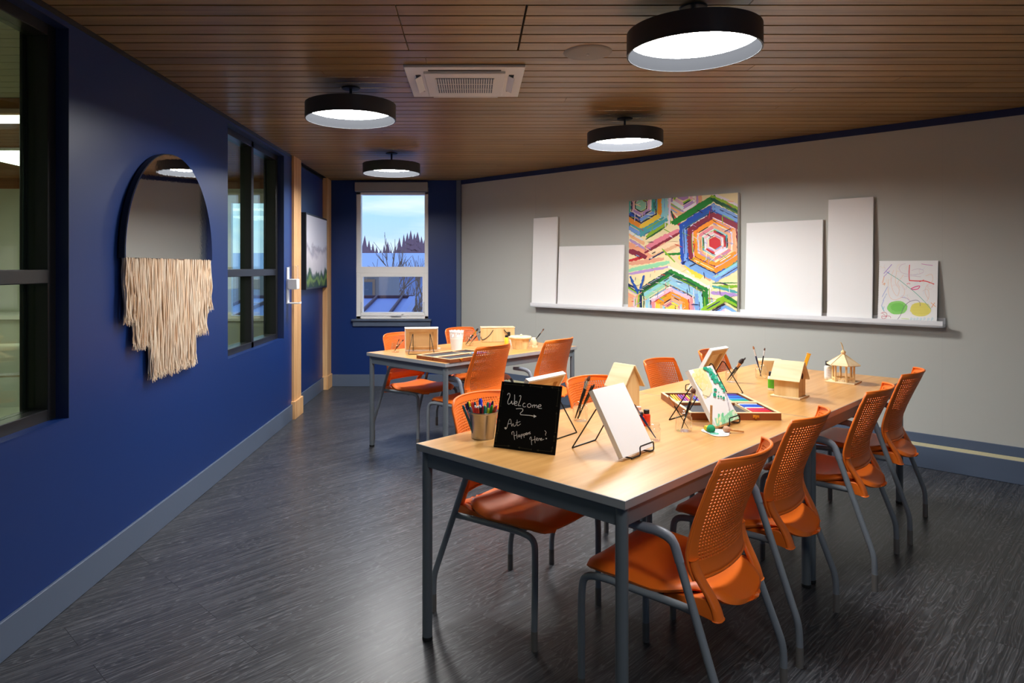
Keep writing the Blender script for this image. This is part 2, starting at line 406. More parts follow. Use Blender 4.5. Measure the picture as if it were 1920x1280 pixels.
# far wall with the outside window
X0, X1, Z0, Z1 = -1.395, -.538, .800, 2.36
b = MB(); y0, y1 = YF, YF+.18
b.box(-1.9, X0, y0, y1, 0, CZ); b.box(X1, .12, y0, y1, 0, CZ); b.box(X0, X1, y0, y1, 0, Z0); b.box(X0, X1, y0, y1, Z1, CZ)
struct(b.build('wall_far', m_blue))
b = MB(); b.box(-1.745, X0-.0, YF-.002, YF, CZ-.05, CZ); 
b = MB(); b.box(-1.68, -.205, YF-.013, YF, 0, .142); struct(b.build('baseboard_far', m_slate, bevel=.003))
b = MB(); b.box(-.205, -.150, YF-.02, YF, 0, CZ); struct(b.build('trim_6', m_slate, bevel=.002))
f = MB(); yf, yb = YF+.012, YF+.11
f.box(X0, X0+.055, yf, yb, Z0, Z1); f.box(X1-.045, X1, yf, yb, Z0, Z1); f.box(X0, X1, yf, yb, 2.277, Z1)
f.box(X0, X1, yf, yb, Z0, .835); f.box(X0, X1, yf-.004, yb, 1.345, 1.42)
w = struct(f.build('window_3', m_white2, bevel=.004))
f = MB(); a, c = X0+.055, X1-.045
f.box(a, c, yf-.008, yb-.03, .835, .878); f.box(a, c, yf-.008, yb-.03, 1.300, 1.345)
f.box(a, a+.025, yf-.008, yb-.03, .878, 1.3); f.box(c-.025, c, yf-.008, yb-.03, .878, 1.3); f.build('sash', m_white2, w, bevel=.003)
f = MB(); f.box(a, c, yb-.04, yb-.034, 1.42, 2.277); f.box(a+.02, c-.02, yb-.05, yb-.044, .878, 1.305); f.build('pane', m_winglass, w)
f = MB(); f.box(-.98, -.86, yf-.03, yf-.008, .835, .85); f.tube([(-.86, yf-.02, .85), (-.83, yf-.02, .862)], .004, 6)
f.build('crank_handle', m_white, w, bevel=.002)
for xx in (a+.008, c-.012):
    f = MB(); f.box(xx-.006, xx+.01, yf-.02, yf-.006, .88, 1.0); f.build('latch', m_white, w, bevel=.002)
f = MB(); f.box(-1.445, -.50, YF-.055, YF+.02, .778, .800); f.build('window_sill', m_slate, w, bevel=.004)
f = MB(); f.box(-1.43, -.512, YF-.028, YF, .715, .778); f.build('apron', m_slate, w, bevel=.003)
r = thing('roller_blind', 'grey roller blind cassette at the top of the snowy window', 'blind', (-.97, YF, 2.36))
f = MB(); f.box(-.43, .43, -.075, 0, -.052, .055); f.build('cassette', m_shade, r, bevel=.004)
f = MB(); f.box(-.42, .42, -.045, -.035, -.062, -.05); f.build('hem_bar', m_slate, r)

# grey 45 degree wall
L = 6.3
def wbox(b, s0, s1, p0, p1, z0, z1):
    b.obox(wp(s0, p0, z0), DW*(s1-s0), NW*(p1-p0), (0, 0, z1-z0))
b = MB(); wbox(b, -.05, L, -.15, 0, 0, CZ); struct(b.build('wall_right', m_grey))
b = MB()
for s in [wall_s(1767, 0)-1.22*k for k in range(4)]: wbox(b, s-.0008, s+.0008, 0, .0004, .24, CZ-.05)
struct(b.build('trim_7', mat('panel_joint', srgb(176, 177, 172), .6)))
b = MB(); wbox(b, -.02, L, 0, .012, CZ-.05, CZ); struct(b.build('trim_8', m_navy, bevel=.002))
b = MB(); wbox(b, 0, L, 0, .014, .172, .238); struct(b.build('trim_9', m_slate, bevel=.002))
b = MB(); wbox(b, 0, L, 0, .020, .150, .172); struct(b.build('trim_10', m_cream))
b = MB(); wbox(b, 0, L, 0, .028, 0, .150); struct(b.build('baseboard_right', m_slate, bevel=.003))
# behind the camera
e0 = Vector(wp(L, 0, 0))
b = MB(); b.box(e0.x-.02, e0.x+.15, -3.2, e0.y+.1, 0, CZ); struct(b.build('wall_side', m_grey))
b = MB(); b.box(-1.9, 1.6, -3.2, -3.05, 0, CZ); b.box(1.6, 4.3, -3.2, -3.05, 0, .8); b.box(1.6, 4.3, -3.2, -3.05, 2.3, CZ); b.box(4.3, 4.6, -3.2, -3.05, 0, CZ)
struct(b.build('wall_back', m_blue))
f = MB(); f.box(1.6, 4.3, -3.15, -3.1, .8, .86); f.box(1.6, 4.3, -3.15, -3.1, 2.24, 2.3)
for x in (1.6, 2.92, 4.24): f.box(x, x+.06, -3.15, -3.1, .86, 2.24)
struct(f.build('window_4', m_white2))

# ---------------------------------------------------------------- neighbouring room seen through the tinted windows
m_pale = mat('pale_wall_paint', srgb(206, 210, 196), .6)
m_tan = mat('tan_floor', srgb(176, 158, 120), .5, bump=(6, .1))
m_beam = wood('beam_wood', srgb(160, 104, 58), srgb(136, 84, 44), (2, 2, 30), .5)
m_wslat = mat('pale_slats', srgb(190, 188, 170), .6)
XL = -7.5; YA = 8.0
b = MB(); b.box(XL-.1, XL, -1.2, YA, 0, CZ); b.box(XL, x0, -1.3, -1.2, 0, CZ)
xa, xb_ = -3.55, -2.15
b.box(XL, xa, YA, YA+.12, 0, CZ); b.box(xb_, x0, YA, YA+.12, 0, CZ); b.box(xa, xb_, YA, YA+.12, 0, .80); b.box(xa, xb_, YA, YA+.12, 2.27, CZ)
struct(b.build('wall_neighbour_room', m_pale))
b = MB(); b.box(XL, x0, -1.2, YA, .001, .006); struct(b.build('floor_neighbour_room', m_tan))
b = MB()
for k in range(46):
    y = -1.2+k*.12
    if y < 4.2: b.box(XL, x0, y, y+.112, CZ-.005, CZ+.015)
for k in range(30):
    y = 4.32+k*.125
    if y < YA: b.m = 1; b.box(XL, x0, y, y+.118, CZ-.005, CZ+.015)
b.m = 0; b.box(XL, x0, -1.2, YA, CZ+.015, CZ+.05)
struct(b.build('ceiling_neighbour_room', [m_wslat, m_beam]))
b = MB(); b.box(XL, x0, 4.2, 4.32, CZ-.07, CZ+.01); b.box(XL, x0, YA-.03, YA, CZ-.12, CZ); struct(b.build('trim_11', m_beam))
f = MB(); f.box(xa, xb_, YA-.03, YA+.06, .79, .85); f.box(xa, xb_, YA, YA+.06, 2.16, 2.27)
for x in (xa, (xa+xb_)/2-.03, xb_-.06): f.box(x, x+.06, YA, YA+.06, .85, 2.16)
w = struct(f.build('window_5', m_white2))
f = MB(); f.box(xa, xb_, YA+.03, YA+.035, .85, 2.16); f.build('pane', m_winglass, w)
r = thing('strip_lamp', 'long white strip lamp under the ceiling beyond the left dark window', 'ceiling lamp', (-3.9, 4.55, 2.37))
f = MB(); f.box(-1.3, 1.3, -.06, .06, .03, .075); f.build('housing', m_white, r)
f = MB(); f.box(-1.29, 1.29, -.055, .055, 0, .03); f.build('diffuser', m_lamp2, r)
for (lx, ly, sx, sy, pw) in ((-4.2, 2.2, 1.2, 1.2, 60), (-4.0, 6.4, 1.0, 1.0, 45)):  # glowing panels added to brighten the next room
    r = thing('added_fill_panel', 'added square ceiling panel that brightens the room beyond the left wall', 'ceiling lamp', (lx, ly, CZ-.02), 0, 'added fill panels in the next room')
    f = MB(); f.box(-sx/2, sx/2, -sy/2, sy/2, -.012, .01); f.build('frame', m_white, r)
    f = MB(); f.box(-sx/2+.03, sx/2-.03, -sy/2+.03, sy/2-.03, -.016, -.012); f.build('diffuser', emis('fill_panel_diffuser', (1, .96, .86, 1), 6), r)
# metal framed armchair behind the left window
r = thing('metal_armchair', 'metal framed armchair standing beyond the near dark window', 'chair', (-3.05, 4.45, 0), .25)
f = MB()
for sx in (-.3, .3):
    f.tube(fillet([(sx, -.32, .02), (sx, -.38, .78), (sx, .30, .70), (sx, .34, .02), (sx, -.32, .02)], .02), .016, 6)
f.tube([(-.3, -.38, .76), (.3, -.38, .76)], .014, 6); f.tube([(-.3, .3, .4), (.3, .3, .4)], .014, 6)
f.build('frame', m_silver, r)
f = MB(); f.box(-.27, .27, -.3, .27, .36, .46); f.build('seat_cushion', m_pale, r, bevel=.02)
f = MB(); f.obox((-.27, .22, .44), (.54, 0, 0), (0, .09, .02), (0, .1, .42)); f.build('back_cushion', m_pale, r, bevel=.02)
r = thing('low_counter', 'long pale counter along the far wall of the room beyond the windows', 'counter', (-5.2, 7.6, 0))
f = MB(); f.box(-1.5, 1.5, -.3, .38, .1, .86); f.build('body', m_pale, r); f = MB(); f.box(-1.53, 1.53, -.33, .39, .86, .9); f.build('worktop', m_white2, r); f = MB(); f.box(-1.45, 1.45, -.25, .38, 0, .1); f.build('plinth', m_tan, r)

# ---------------------------------------------------------------- outside
m_snow = mat('snow', srgb(206, 222, 246), .8, bump=(2, .3))
m_con = mat('winter_conifer', srgb(150, 112, 114), .9, bump=(3, .6))
m_bark = mat('bare_branch', srgb(150, 122, 98), .9)
m_far = mat('grey_cladding', srgb(132, 124, 122), .7)
m_roofm = mat('snowy_metal_roof', srgb(150, 166, 214), .5)
m_seam = mat('brown_seam', srgb(104, 72, 72), .6)
b = MB(); b.box(-150, 60, 9.2, 240, -4.2, -4); tag(b.build('snowy_ground', m_snow), 'snow covered ground far below outside the window', 'snow', kind='structure')
r = thing('low_hall', 'low hall with a broad snow covered roof beyond the bare trees', 'building', (-9.5, 32, -4))
b = MB(); b.box(-6, 7.6, -6, 8, 0, 5.1); b.build('wall', mat('pale_blue_cladding', srgb(176, 188, 224), .7), r)
b = MB(); b.prism([(-6.4, -6.6, 5.1), (-6.4, 8.4, 6.3), (-6.4, 8.4, 5.1)], (14.4, 0, 0)); b.build('roof', m_snow, r)
r = thing('grey_house', 'grey clad house with a dark window, behind the seamed canopy roof', 'building', (-3.3, 15, -4))
b = MB(); b.box(-1.9, 1.36, -.9, 3, 0, 5.32); b.build('wall', m_far, r)
b = MB(); b.box(.55, 1.28, -.93, -.9, 4.0, 5.18); f = b.build('window', m_bark, r); b = MB(); b.box(.60, 1.23, -.935, -.93, 4.05, 5.12); b.build('pane', m_slate, f)
r = thing('canopy_roof', 'standing seam metal canopy roof with brown ribs right below the window', 'roof', (-1.9, 10.9, 0))
b = MB(); b.prism([(-2, 1.1, .88), (-2, -1.6, .62), (-2, -1.6, .52), (-2, 1.1, .78)], (2.78, 0, 0)); b.build('panel', m_roofm, r)
for k in range(7):
    x = -2+k*.44; b = MB(); b.obox((x, -1.6, .62), (.03, 0, 0), (0, 2.7, .26), (0, 0, .05)); b.build('rib', m_seam, r)
b = MB(); b.obox((.78, -1.6, .50), (.10, 0, 0), (0, 2.7, .26), (0, 0, .16)); b.build('edge_flashing', m_roofm, r)
b = MB(); b.box(-2, .85, 1.08, 1.2, .74, .93); b.build('ridge_cap', m_seam, r)
def conifer(x, y, top, wd, sd):
    rnd = random.Random(sd); r = thing('conifer', 'brown purple winter conifer in the tree line beyond the white roof', 'tree', (x, y, -4), 0, 'conifers on the skyline')
    b = MB(); h = top+4; b.tube([(0,0,0), (0,0,h*.3)], .25, 6); b.build('trunk', m_bark, r)
    b = MB(); n = 11
    for i in range(n):
        z0 = h*.15+(h*.85)*i/n; rad = wd*(1-i/n)*rnd.uniform(.8, 1.1)+.15; k = 9
        ring = [(rad*rnd.uniform(.6, 1.15)*math.cos(2*PI*j/k), rad*rnd.uniform(.6, 1.15)*math.sin(2*PI*j/k), z0-rnd.uniform(0, .35)) for j in range(k)]
        a = b.vv((0, 0, z0+h*.85/n*1.9)); c = b.vv(*ring)
        for j in range(k): b.face((c+j, c+(j+1) % k, a))
        b.face([c+j for j in range(k)][::-1])
    b.build('crown', m_con, r)
for i, (px, py, wd) in enumerate(((684,452,2.2),(692,458,2),(699,462,1.8),(706,470,1.8),(713,474,2),(720,468,1.5),(727,460,1.7),(733,471,1.8),(741,466,1.8),(749,452,1.6),(757,449,1.7),(764,444,1.9),(770,439,1.9),(777,446,1.9),(783,442,1.9),(790,452,1.8),(796,456,1.8))):
    Y = 60+(i*7 % 17)*5; p = atY(px, py, Y); conifer(p.x, Y, p.z, wd*Y/75, i)
def bare_tree(x, y, h, sd, label, spread=.5):
    rnd = random.Random(sd); b = MB()
    def br(p, d, l, r, lev):
        q = p+d*l; m = p+d*l*.5+Vector((rnd.uniform(-1,1), rnd.uniform(-1,1), 0))*l*.06
        b.tube([p, m, q], r, 4, rr=[r, r*.85, r*.65])
        if lev == 0: return
        for k in range(3 if lev > 1 else 4):
            dd = (d+Vector((rnd.uniform(-1,1), rnd.uniform(-1,1), rnd.uniform(-.15,.6)))*spread*1.2).normalized()
            br(p+d*l*rnd.uniform(.6, 1), dd, l*rnd.uniform(.62, .85), r*.6, lev-1)
    br(Vector((0,0,0)), Vector((0,0,1)), h, .11, 5)
    o = b.build('bare_tree', m_bark, loc=(x, y, -4)); tag(o, label, 'tree')
bare_tree(-2.35, 21, 2.0, 3, 'leafless brown tree with spreading branches right of the grey house')
bare_tree(-1.35, 24, 1.9, 8, 'leafless tree at the right edge of the snowy window')
bare_tree(-3.7, 23.8, 1.9, 12, 'tall thin leafless tree in front of the white roof')

# ---------------------------------------------------------------- ceiling fittings
def drum(x, y, label, power=1.0):
    r = thing('drum_ceiling_lamp', label, 'ceiling lamp', (x, y, 2.26), 0, 'dark drum ceiling lamps')
    R = .26; f = MB()
    f.lathe([(R-.006, .06), (R-.006, 0), (R, 0), (R, .088), (R-.006, .088)], 96)
    f.build('drum_shade', m_drum, r, smooth=35)
    f = MB(); f.lathe([(R-.0065, .001), (R-.0065, .066), (.01, .066)], 96); f.build('shade_lining', m_druminside, r, smooth=35)
    f = MB(); f.lathe([(R-.012, .065), (R-.012, .056), (R-.02, .053), (.0005, .053)], 96); f.build('diffuser', emis('lamp_diffuser', (1, .985, .965, 1), LAMP*power), r, smooth=35)
    f = MB(); f.lathe([(.0005, .088), (R-.006, .088)], 64); f.lathe([(.008, .088), (.008, .178)], 12); f.lathe([(.0005, .177), (.05, .179), (.055, .185)], 32)
    f.build('ceiling_mount', m_drum, r, smooth=35)
drum(.879, 2.754, 'large dark drum ceiling lamp above the near end of the front table', .75)
drum(-.712, 3.988, 'dark drum ceiling lamp above the open floor left of the air conditioner', .85)
drum(1.056, 4.805, 'dark drum ceiling lamp hanging closest to the grey wall with the picture ledge', 1.65)
drum(-.746, 6.256, 'smallest looking dark drum ceiling lamp in front of the snowy window', 1.15)
drum(.85, .55, 'added drum ceiling lamp out of view, fill light for the camera side of the room', .45)  # extra lamp out of view, added as fill light for the near side
# cassette air conditioner
r = thing('ceiling_air_conditioner', 'square white cassette air conditioner with vents set into the slatted ceiling', 'air conditioner', (-.047, 3.83, CZ))
f = MB(); f.box(-.313, .313, -.305, .305, -.016, .0); f.build('surround', m_white, r, bevel=.004)
f = MB(); f.box(-.215, .215, -.235, .235, -.030, -.014); f.build('intake_panel', m_white, r, bevel=.005)
f = MB(); f.box(-.155, .155, -.155, .145, -.0325, -.029); f.build('grille_recess', m_slate, r)
f = MB()
for k in range(25): x = -.155+.31*k/24; f.box(x-.0028, x+.0028, -.155, .145, -.036, -.031)
for y in (-.05, .05): f.box(-.155, .155, y-.002, y+.002, -.0355, -.031)
f.build('grille', m_white, r)
f = MB(); f.box(-.19, .19, -.262, -.243, -.0175, -.0155); f.box(-.262, -.235, -.17, .17, -.0175, -.0155); f.box(.235, .262, -.17, .17, -.0175, -.0155); f.box(-.19, .19, .243, .262, -.0175, -.0155)
f.build('outlet_slot', m_black, r)
for s in (-1, 1):
    f = MB(); f.obox((s*.232, -.15, -.017), (s*.034, 0, -.018), (0, .3, 0), (0, 0, .004)); f.build('air_flap', m_white, r, bevel=.002)
f = MB(); f.obox((-.19, .245, -.017), (.38, 0, 0), (0, .022, -.012), (0, 0, .003)); f.build('air_flap', m_white, r)
o = MB(); o.lathe([(.001, -.010), (.012, -.010), (.10, -.008), (.114, -.004), (.117, 0)], 48); o = o.build('ceiling_speaker', m_shade, smooth=50, loc=(.5525, 3.33, CZ))
tag(o, 'round flat beige cover disc on the slatted ceiling', 'ceiling cover')
f = MB(); f.lathe([(.001, -.0125), (.006, -.0125), (.006, -.009)], 12); f.build('screw', m_white, o)
f = MB(); f.lathe([(.001, -.011), (.003, -.011), (.003, -.008)], 12)

# ---------------------------------------------------------------- picture ledge and what stands on it
PS = .085
s0 = wall_s(994, PS); s1 = wall_s(1768, PS); zl = wall_z(1380, 583.5, PS); zb = wall_z(1000, 575, PS)
LB = 1.4-72/F*(KW+DW*s0+NW*PS).y; LT = LB+.045
r = thing('picture_ledge', 'long white picture ledge mounted on the grey wall', 'shelf', (0, 0, 0))
f = MB(); wbox(f, s0, s1, 0, PS, LB, LB+.016); f.build('ledge_board', m_shelf, r, bevel=.002)
f = MB(); wbox(f, s0, s1, PS-.014, PS, LB, LT); f.build('front_lip', m_shelf, r, bevel=.002)
f = MB(); wbox(f, s0, s1, 0, .012, LB+.016, LT+.02); f.build('back_rail', m_shelf, r, bevel=.002)
LZ = LB+.016
def leaning(name, pl, pr, ytl, label, cat_, th=.018, m=m_canvas, lean=.055, tall=None, mats=None):
    """board standing on the ledge and leaning on the wall; pl, pr pixel columns of its bottom corners, ytl pixel row of its top left"""
    p = .062
    a = wall_s(pl, p); c = wall_s(pr, p); w = c-a
    B = KW+DW*a+NW*(th+.015)
    zt = EYE-(ytl-HY)/F*B.y; H = zt-LZ
    base = KW+DW*((a+c)/2)+NW*(p-.004); ang = math.atan2(p-.004-th-.006, H)
    o = bpy.data.objects.new(name, None); C.objects.link(o); o.location = (base.x, base.y, LZ); o.rotation_euler = (-ang*1.0, 0, -PI/4)
    o.rotation_mode = 'XYZ'
    tag(o, label, cat_)
    # local: x along the wall to the right, -y to the room, z up
    return o, w, H/math.cos(ang), th
def rotfix(o): pass
def wall_canvas(pl, pr, yt, label, th=.018):
    o, w, H, th = leaning('blank_canvas', pl, pr, yt, label, 'canvas', th)
    f = MB(); f.box(-w/2, w/2, .0, th, 0, H); f.build('stretched_canvas', m_canvas, o, bevel=.002)
    f = MB(); t = .03
    f.box(-w/2+.002, -w/2+t, th, th+.003, .002, H-.002); f.box(w/2-t, w/2-.002, th, th+.003, .002, H-.002); f.box(-w/2+t, w/2-t, th, th+.003, .002, t); f.box(-w/2+t, w/2-t, th, th+.003, H-t, H-.002)
    f.build('stretcher_frame', m_frame_w, o)
    return o
wall_canvas(996, 1041, 409, 'tall narrow blank white canvas at the left end of the picture ledge')
wall_canvas(1044, 1166, 462, 'low wide blank white canvas left of the colourful painting')
wall_canvas(1396, 1540, 418, 'large squarish blank white canvas right of the colourful painting')
wall_canvas(1550, 1635, 374, 'tallest narrow blank white canvas beside the crayon drawing')

# the colourful painting
o, w, H, th = leaning('abstract_painting', 1178, 1382, 377, 'square canvas of bright thick nested hexagons on the picture ledge', 'painting', .04)
f = MB(); f.box(-w/2, w/2, 0, th, 0, H); f.build('stretched_canvas', m_canvas, o, bevel=.003)
def cv(*c): return srgb(*c)
COL = dict(cream=cv(246,226,176), peach=cv(246,178,134), pink=cv(232,140,150), lpink=cv(240,196,208), maroon=cv(142,34,60), red=cv(206,44,52), orange=cv(248,152,36), yell=cv(248,214,66),
           lime=cv(140,190,40), green=cv(30,130,44), dgreen=cv(14,84,56), teal=cv(76,172,172), lblue=cv(150,206,222), sky=cv(120,168,226), blue=cv(30,84,180), navy=cv(22,38,92), white=cv(238,236,240), lilac=cv(184,150,204), dark=cv(34,26,44), mint=cv(160,222,180))
pb = MB(); rnd = random.Random(5); lev = [0]
HP = homog(((100,180),(1085,105),(1090,1190),(90,1155)))
def put(poly, colr, layer=None):
    q = clip01([HP(p) for p in poly])
    if len(q) < 3: return
    lev[0] += 1
    d = .0006+.000022*lev[0]
    pb.c = tuple(min(1, c*rnd.uniform(.88, 1.08)) for c in colr[:3])+(1,)
    pb.poly([(-w/2+u*w, -d, H-v*H) for u, v in q])
def stroke(x0, y0, x1, y1, wd, colr, jag=None):
    """one palette-knife stroke with ragged long edges"""
    L = math.hypot(x1-x0, y1-y0); n = max(3, int(L/14)); dx, dy = (x1-x0)/L, (y1-y0)/L; jag = wd*.13 if jag is None else jag
    up = []; dn = []
    for i in range(n+1):
        t = i/n; e = math.sin(PI*min(1, max(0, t)))**.2 if 0 < t < 1 else .6
        up.append((x0+(x1-x0)*t-dy*(wd/2*e+rnd.uniform(-jag, jag)), y0+(y1-y0)*t+dx*(wd/2*e+rnd.uniform(-jag, jag))))
        dn.append((x0+(x1-x0)*t+dy*(wd/2*e+rnd.uniform(-jag, jag)), y0+(y1-y0)*t-dx*(wd/2*e+rnd.uniform(-jag, jag))))
    put(up+dn[::-1], colr)
def hexrings(cx, cy, rings, rot=0, sq=1.0, sk=0):
    """nested ragged hexagons, the largest first, made of one stroke per side"""
    for R, wd, cols in rings:
        pts = [(cx+R*math.cos(rot+PI/3*k), cy+R*sq*math.sin(rot+PI/3*k)+sk*R*math.cos(rot+PI/3*k)) for k in range(6)]
        if wd is None: put([(p[0]+rnd.uniform(-6, 6), p[1]+rnd.uniform(-6, 6)) for p in pts], COL[cols]); continue
        for k in range(6):
            c = cols[k % len(cols)] if isinstance(cols, (list, tuple)) else cols
            if c is None: continue
            a, b_ = pts[k], pts[(k+1) % 6]; ex = .06
            stroke(a[0]-(b_[0]-a[0])*ex, a[1]-(b_[1]-a[1])*ex, b_[0]+(b_[0]-a[0])*ex, b_[1]+(b_[1]-a[1])*ex, wd, COL[c])
            if rnd.random() < .75:
                o1 = rnd.uniform(-.5, .5)*wd; nx, ny = -(b_[1]-a[1])/R, (b_[0]-a[0])/R; t0 = rnd.uniform(0, .3); t1 = rnd.uniform(.6, 1)
                stroke(a[0]+(b_[0]-a[0])*t0+nx*o1, a[1]+(b_[1]-a[1])*t0+ny*o1, a[0]+(b_[0]-a[0])*t1+nx*o1, a[1]+(b_[1]-a[1])*t1+ny*o1, rnd.uniform(4, 12), COL[rnd.choice(['navy','white','dark','cream','sky','lilac','lime'])])
put([(60,60),(1130,60),(1130,1230),(60,1230)], COL['cream'])
# large bands between the hexagons
for s in ((90,640,560,560,90,'cream'),(90,560,330,700,60,'peach'),(95,620,260,680,50,'maroon'),(230,610,560,440,60,'pink'),(240,640,570,455,26,'maroon'),(110,400,250,470,90,'teal'),(100,470,240,560,40,'peach'),(100,520,240,600,26,'lilac'),
          (260,500,450,370,46,'lime'),(250,520,440,400,12,'dgreen'),(280,690,560,560,30,'peach'),(95,740,420,690,40,'peach'),(95,710,220,680,26,'red'),(90,800,470,720,40,'mint'),(90,830,480,760,24,'lilac'),(280,700,430,620,14,'navy'),
          (480,640,700,800,80,'cream'),(560,660,760,860,70,'yell'),(620,650,850,880,50,'peach'),(570,630,860,870,12,'navy'),(430,650,700,640,22,'green'),(400,600,520,720,14,'lime'),(860,860,1090,760,60,'yell'),(880,880,1090,850,50,'cream'),(870,940,1090,930,30,'lime'),(860,930,1090,985,26,'teal'),(850,990,1090,1010,36,'lilac'),
          (860,905,1090,900,10,'green'),(800,1150,850,1030,50,'sky'),(720,1170,800,960,36,'dark'),(690,1160,770,960,18,'lpink'),(760,1150,830,960,14,'white'),(450,180,560,300,50,'peach'),(470,280,600,420,30,'pink'),(500,290,590,430,14,'red'),(450,230,480,380,20,'lime'),(480,250,520,370,16,'dgreen'),(520,370,590,400,22,'red')):
    stroke(*s[:5], COL[s[5]])
hexrings(590, 120, [(180, 36, ['pink','peach']), (150, 22, ['white','lilac']), (120, 30, ['lilac','white']), (85, 26, ['lime','lpink']), (60, None, 'lilac')], PI/6)
hexrings(210, 215, [(300, 22, ['white',None,None,'cream']), (262, 40, ['sky','lblue','teal']), (228, 30, ['teal','lblue','teal']), (190, 46, ['orange','yell','orange','yell']), (158, 14, ['dark','navy']), (130, 38, ['blue','teal','sky']), (100, 12, ['white','navy']), (84, 24, ['lilac','lpink','lilac']), (60, 10, ['dark','navy']), (50, None, 'mint')], PI/2)
hexrings(885, 545, [(455, 30, [None,None,None,'white','pink',None]), (420, 44, [None,None,'green','lime','pink',None]), (396, 34, [None,None,'green','dgreen','lpink',None]), (345, 44, ['sky','blue','blue','sky','sky','sky']), (315, 34, ['sky','sky','blue','sky','white','lblue']), (290, 16, ['navy','blue']), (258, 52, ['orange','maroon','maroon','maroon','maroon','orange']), (226, 16, ['maroon','lpink']), (204, 40, ['orange','orange','orange','orange','peach','orange']),
                    (172, 22, ['lilac','white','cream']), (150, 34, ['peach','peach','pink']), (124, 18, ['lblue','teal','white']), (104, 26, ['red','white','lpink','red']), (78, 22, ['white','lpink']), (56, None, 'red')], PI/2-.05, .95)
hexrings(500, 1150, [(400, 26, [None,None,None,'white','white',None]), (365, 40, [None,None,'dgreen','green','green',None]), (340, 26, ['cream',None,'green','dgreen','green','navy']), (300, 40, ['lblue',None,'lblue','lblue','lblue','lblue']), (262, 40, ['lblue','lblue','mint','lblue','sky','lblue']), (225, 14, ['white','navy']), (205, 36, ['lpink','pink','lpink']), (176, 14, ['red','lpink']), (155, 40, ['orange','yell','orange','orange']), (118, 24, ['orange','peach']), (92, 20, ['peach','lblue','pink']), (70, 18, ['pink','yell']), (52, None, 'yell')], PI/2-.05, .95)
hexrings(985, 1260, [(240, 34, [None,None,'lime','green','lime',None]), (210, 34, ['lime','lime','lime','lime','green','lime']), (176, 14, ['dark','cream']), (150, 30, ['sky','white','sky']), (120, 24, ['white','blue','lpink']), (90, 40, ['cream','lpink','sky']), (70, None, 'lpink')], PI/2)
hexrings(75, 1090, [(175, 26, ['navy','dgreen','lime']), (150, 20, ['lime','dgreen','yell']), (120, 30, ['cream','peach','pink']), (90, 30, ['lpink','peach']), (70, None, 'peach')], PI/2)
for s in ((190,1010,110,850,26,'blue'),(195,990,240,840,24,'blue'),(160,920,200,880,60,'cream'),(205,970,215,1150,16,'navy'),(195,980,180,1150,12,'lime')): stroke(*s[:5], COL[s[5]])
for i in range(150):   # loose flicks of the knife
    x = rnd.uniform(110, 1080); y = rnd.uniform(150, 1160); a = rnd.choice([.5, -.55, 1.57, .15])+rnd.uniform(-.15, .15); l = rnd.uniform(20, 75)
    stroke(x, y, x+l*math.cos(a), y+l*math.sin(a), rnd.uniform(3, 8), COL[rnd.choice(['navy','white','white','dark','cream','sky','lilac','peach','lime','red'])])
pb.build('painted_surface', m_paint, o)

# the crayon drawing in its pad
o, w, H, th = leaning('crayon_drawing', 1645, 1756, 489, 'child crayon drawing with green and yellow ovals at the right end of the ledge', 'drawing', .006)
f = MB(); f.box(-w/2, w/2, 0, .005, 0, H); f.build('paper_pad', m_canvas, o)
pb = MB(); HD = homog(((205,205),(992,212),(945,985),(175,955))); lv = [0]
def ribbon(b, pts, wd, conv, smooth=True, k=4):
    P = cat([(p[0], p[1], 0) for p in pts], k) if smooth else [Vector((p[0], p[1], 0)) for p in pts]
    n = len(P); L_, R_ = [], []
    for i in range(n):
        t = (P[min(i+1, n-1)]-P[max(i-1, 0)]); t.normalize(); nx = Vector((-t.y, t.x, 0))*wd/2
        L_.append(conv(P[i]+nx)); R_.append(conv(P[i]-nx))
    k0 = b.vv(*L_); k1 = b.vv(*R_)
    for i in range(n-1): b.face((k0+i, k0+i+1, k1+i+1, k1+i))
def dconv(p):
    u, v = HD((p[0], p[1])); return (-w/2+u*w, -.0006-.00002*lv[0], H-v*H)
def crayon(pts, wd, c, smooth=True): lv[0] += 1; pb.c = srgb(*c); ribbon(pb, pts, wd, dconv, smooth)
def oval(cx, cy, rx, ry, c, n=26):
    lv[0] += 1; pb.c = srgb(*c); rr = random.Random(cx); pb.poly([dconv((cx+rx*math.cos(2*PI*i/n)*rr.uniform(.96, 1.03), cy+ry*math.sin(2*PI*i/n)*rr.uniform(.95, 1.04))) for i in range(n)][::-1])
oval(440, 780, 135, 82, (150, 222, 120)); oval(445, 775, 90, 52, (130, 214, 100)); oval(742, 800, 136, 86, (240, 230, 120))
for i in range(7): crayon([(330+i*8, 740+i*18), (540-i*6, 735+i*17)], 5, (120, 206, 90)); crayon([(630, 745+i*18), (850, 740+i*18)], 5, (232, 216, 96))
crayon([(612,260),(603,370),(605,452)], 10, (232,62,66)); crayon([(605,452),(720,460),(820,462),(930,500)], 11, (238,66,72)); crayon([(740,470),(800,445)], 6, (232,80,80))
crayon([(620,555),(680,530),(740,520),(715,555),(650,562),(622,556)], 9, (240,60,140)); crayon([(570,495),(600,485),(615,497)], 6, (238,110,130))
crayon([(310,350),(450,430),(560,510),(680,600),(790,700),(880,800)], 6, (110,190,170))
crayon([(265,365),(375,250)], 7, (170,130,216)); crayon([(262,405),(345,330)], 6, (190,150,222)); crayon([(300,340),(340,360)], 6, (150,170,230)); crayon([(770,250),(840,262),(918,272)], 6, (222,140,200))
crayon([(415,950),(480,870),(530,770),(600,710),(690,690),(735,715),(740,762)], 5, (120,100,140)); crayon([(490,655),(560,665),(610,700)], 5, (180,160,215))
for s in (((240,650),(312,528)),((250,695),(300,610)),((228,760),(262,690))): crayon(s, 5, (150,170,230))
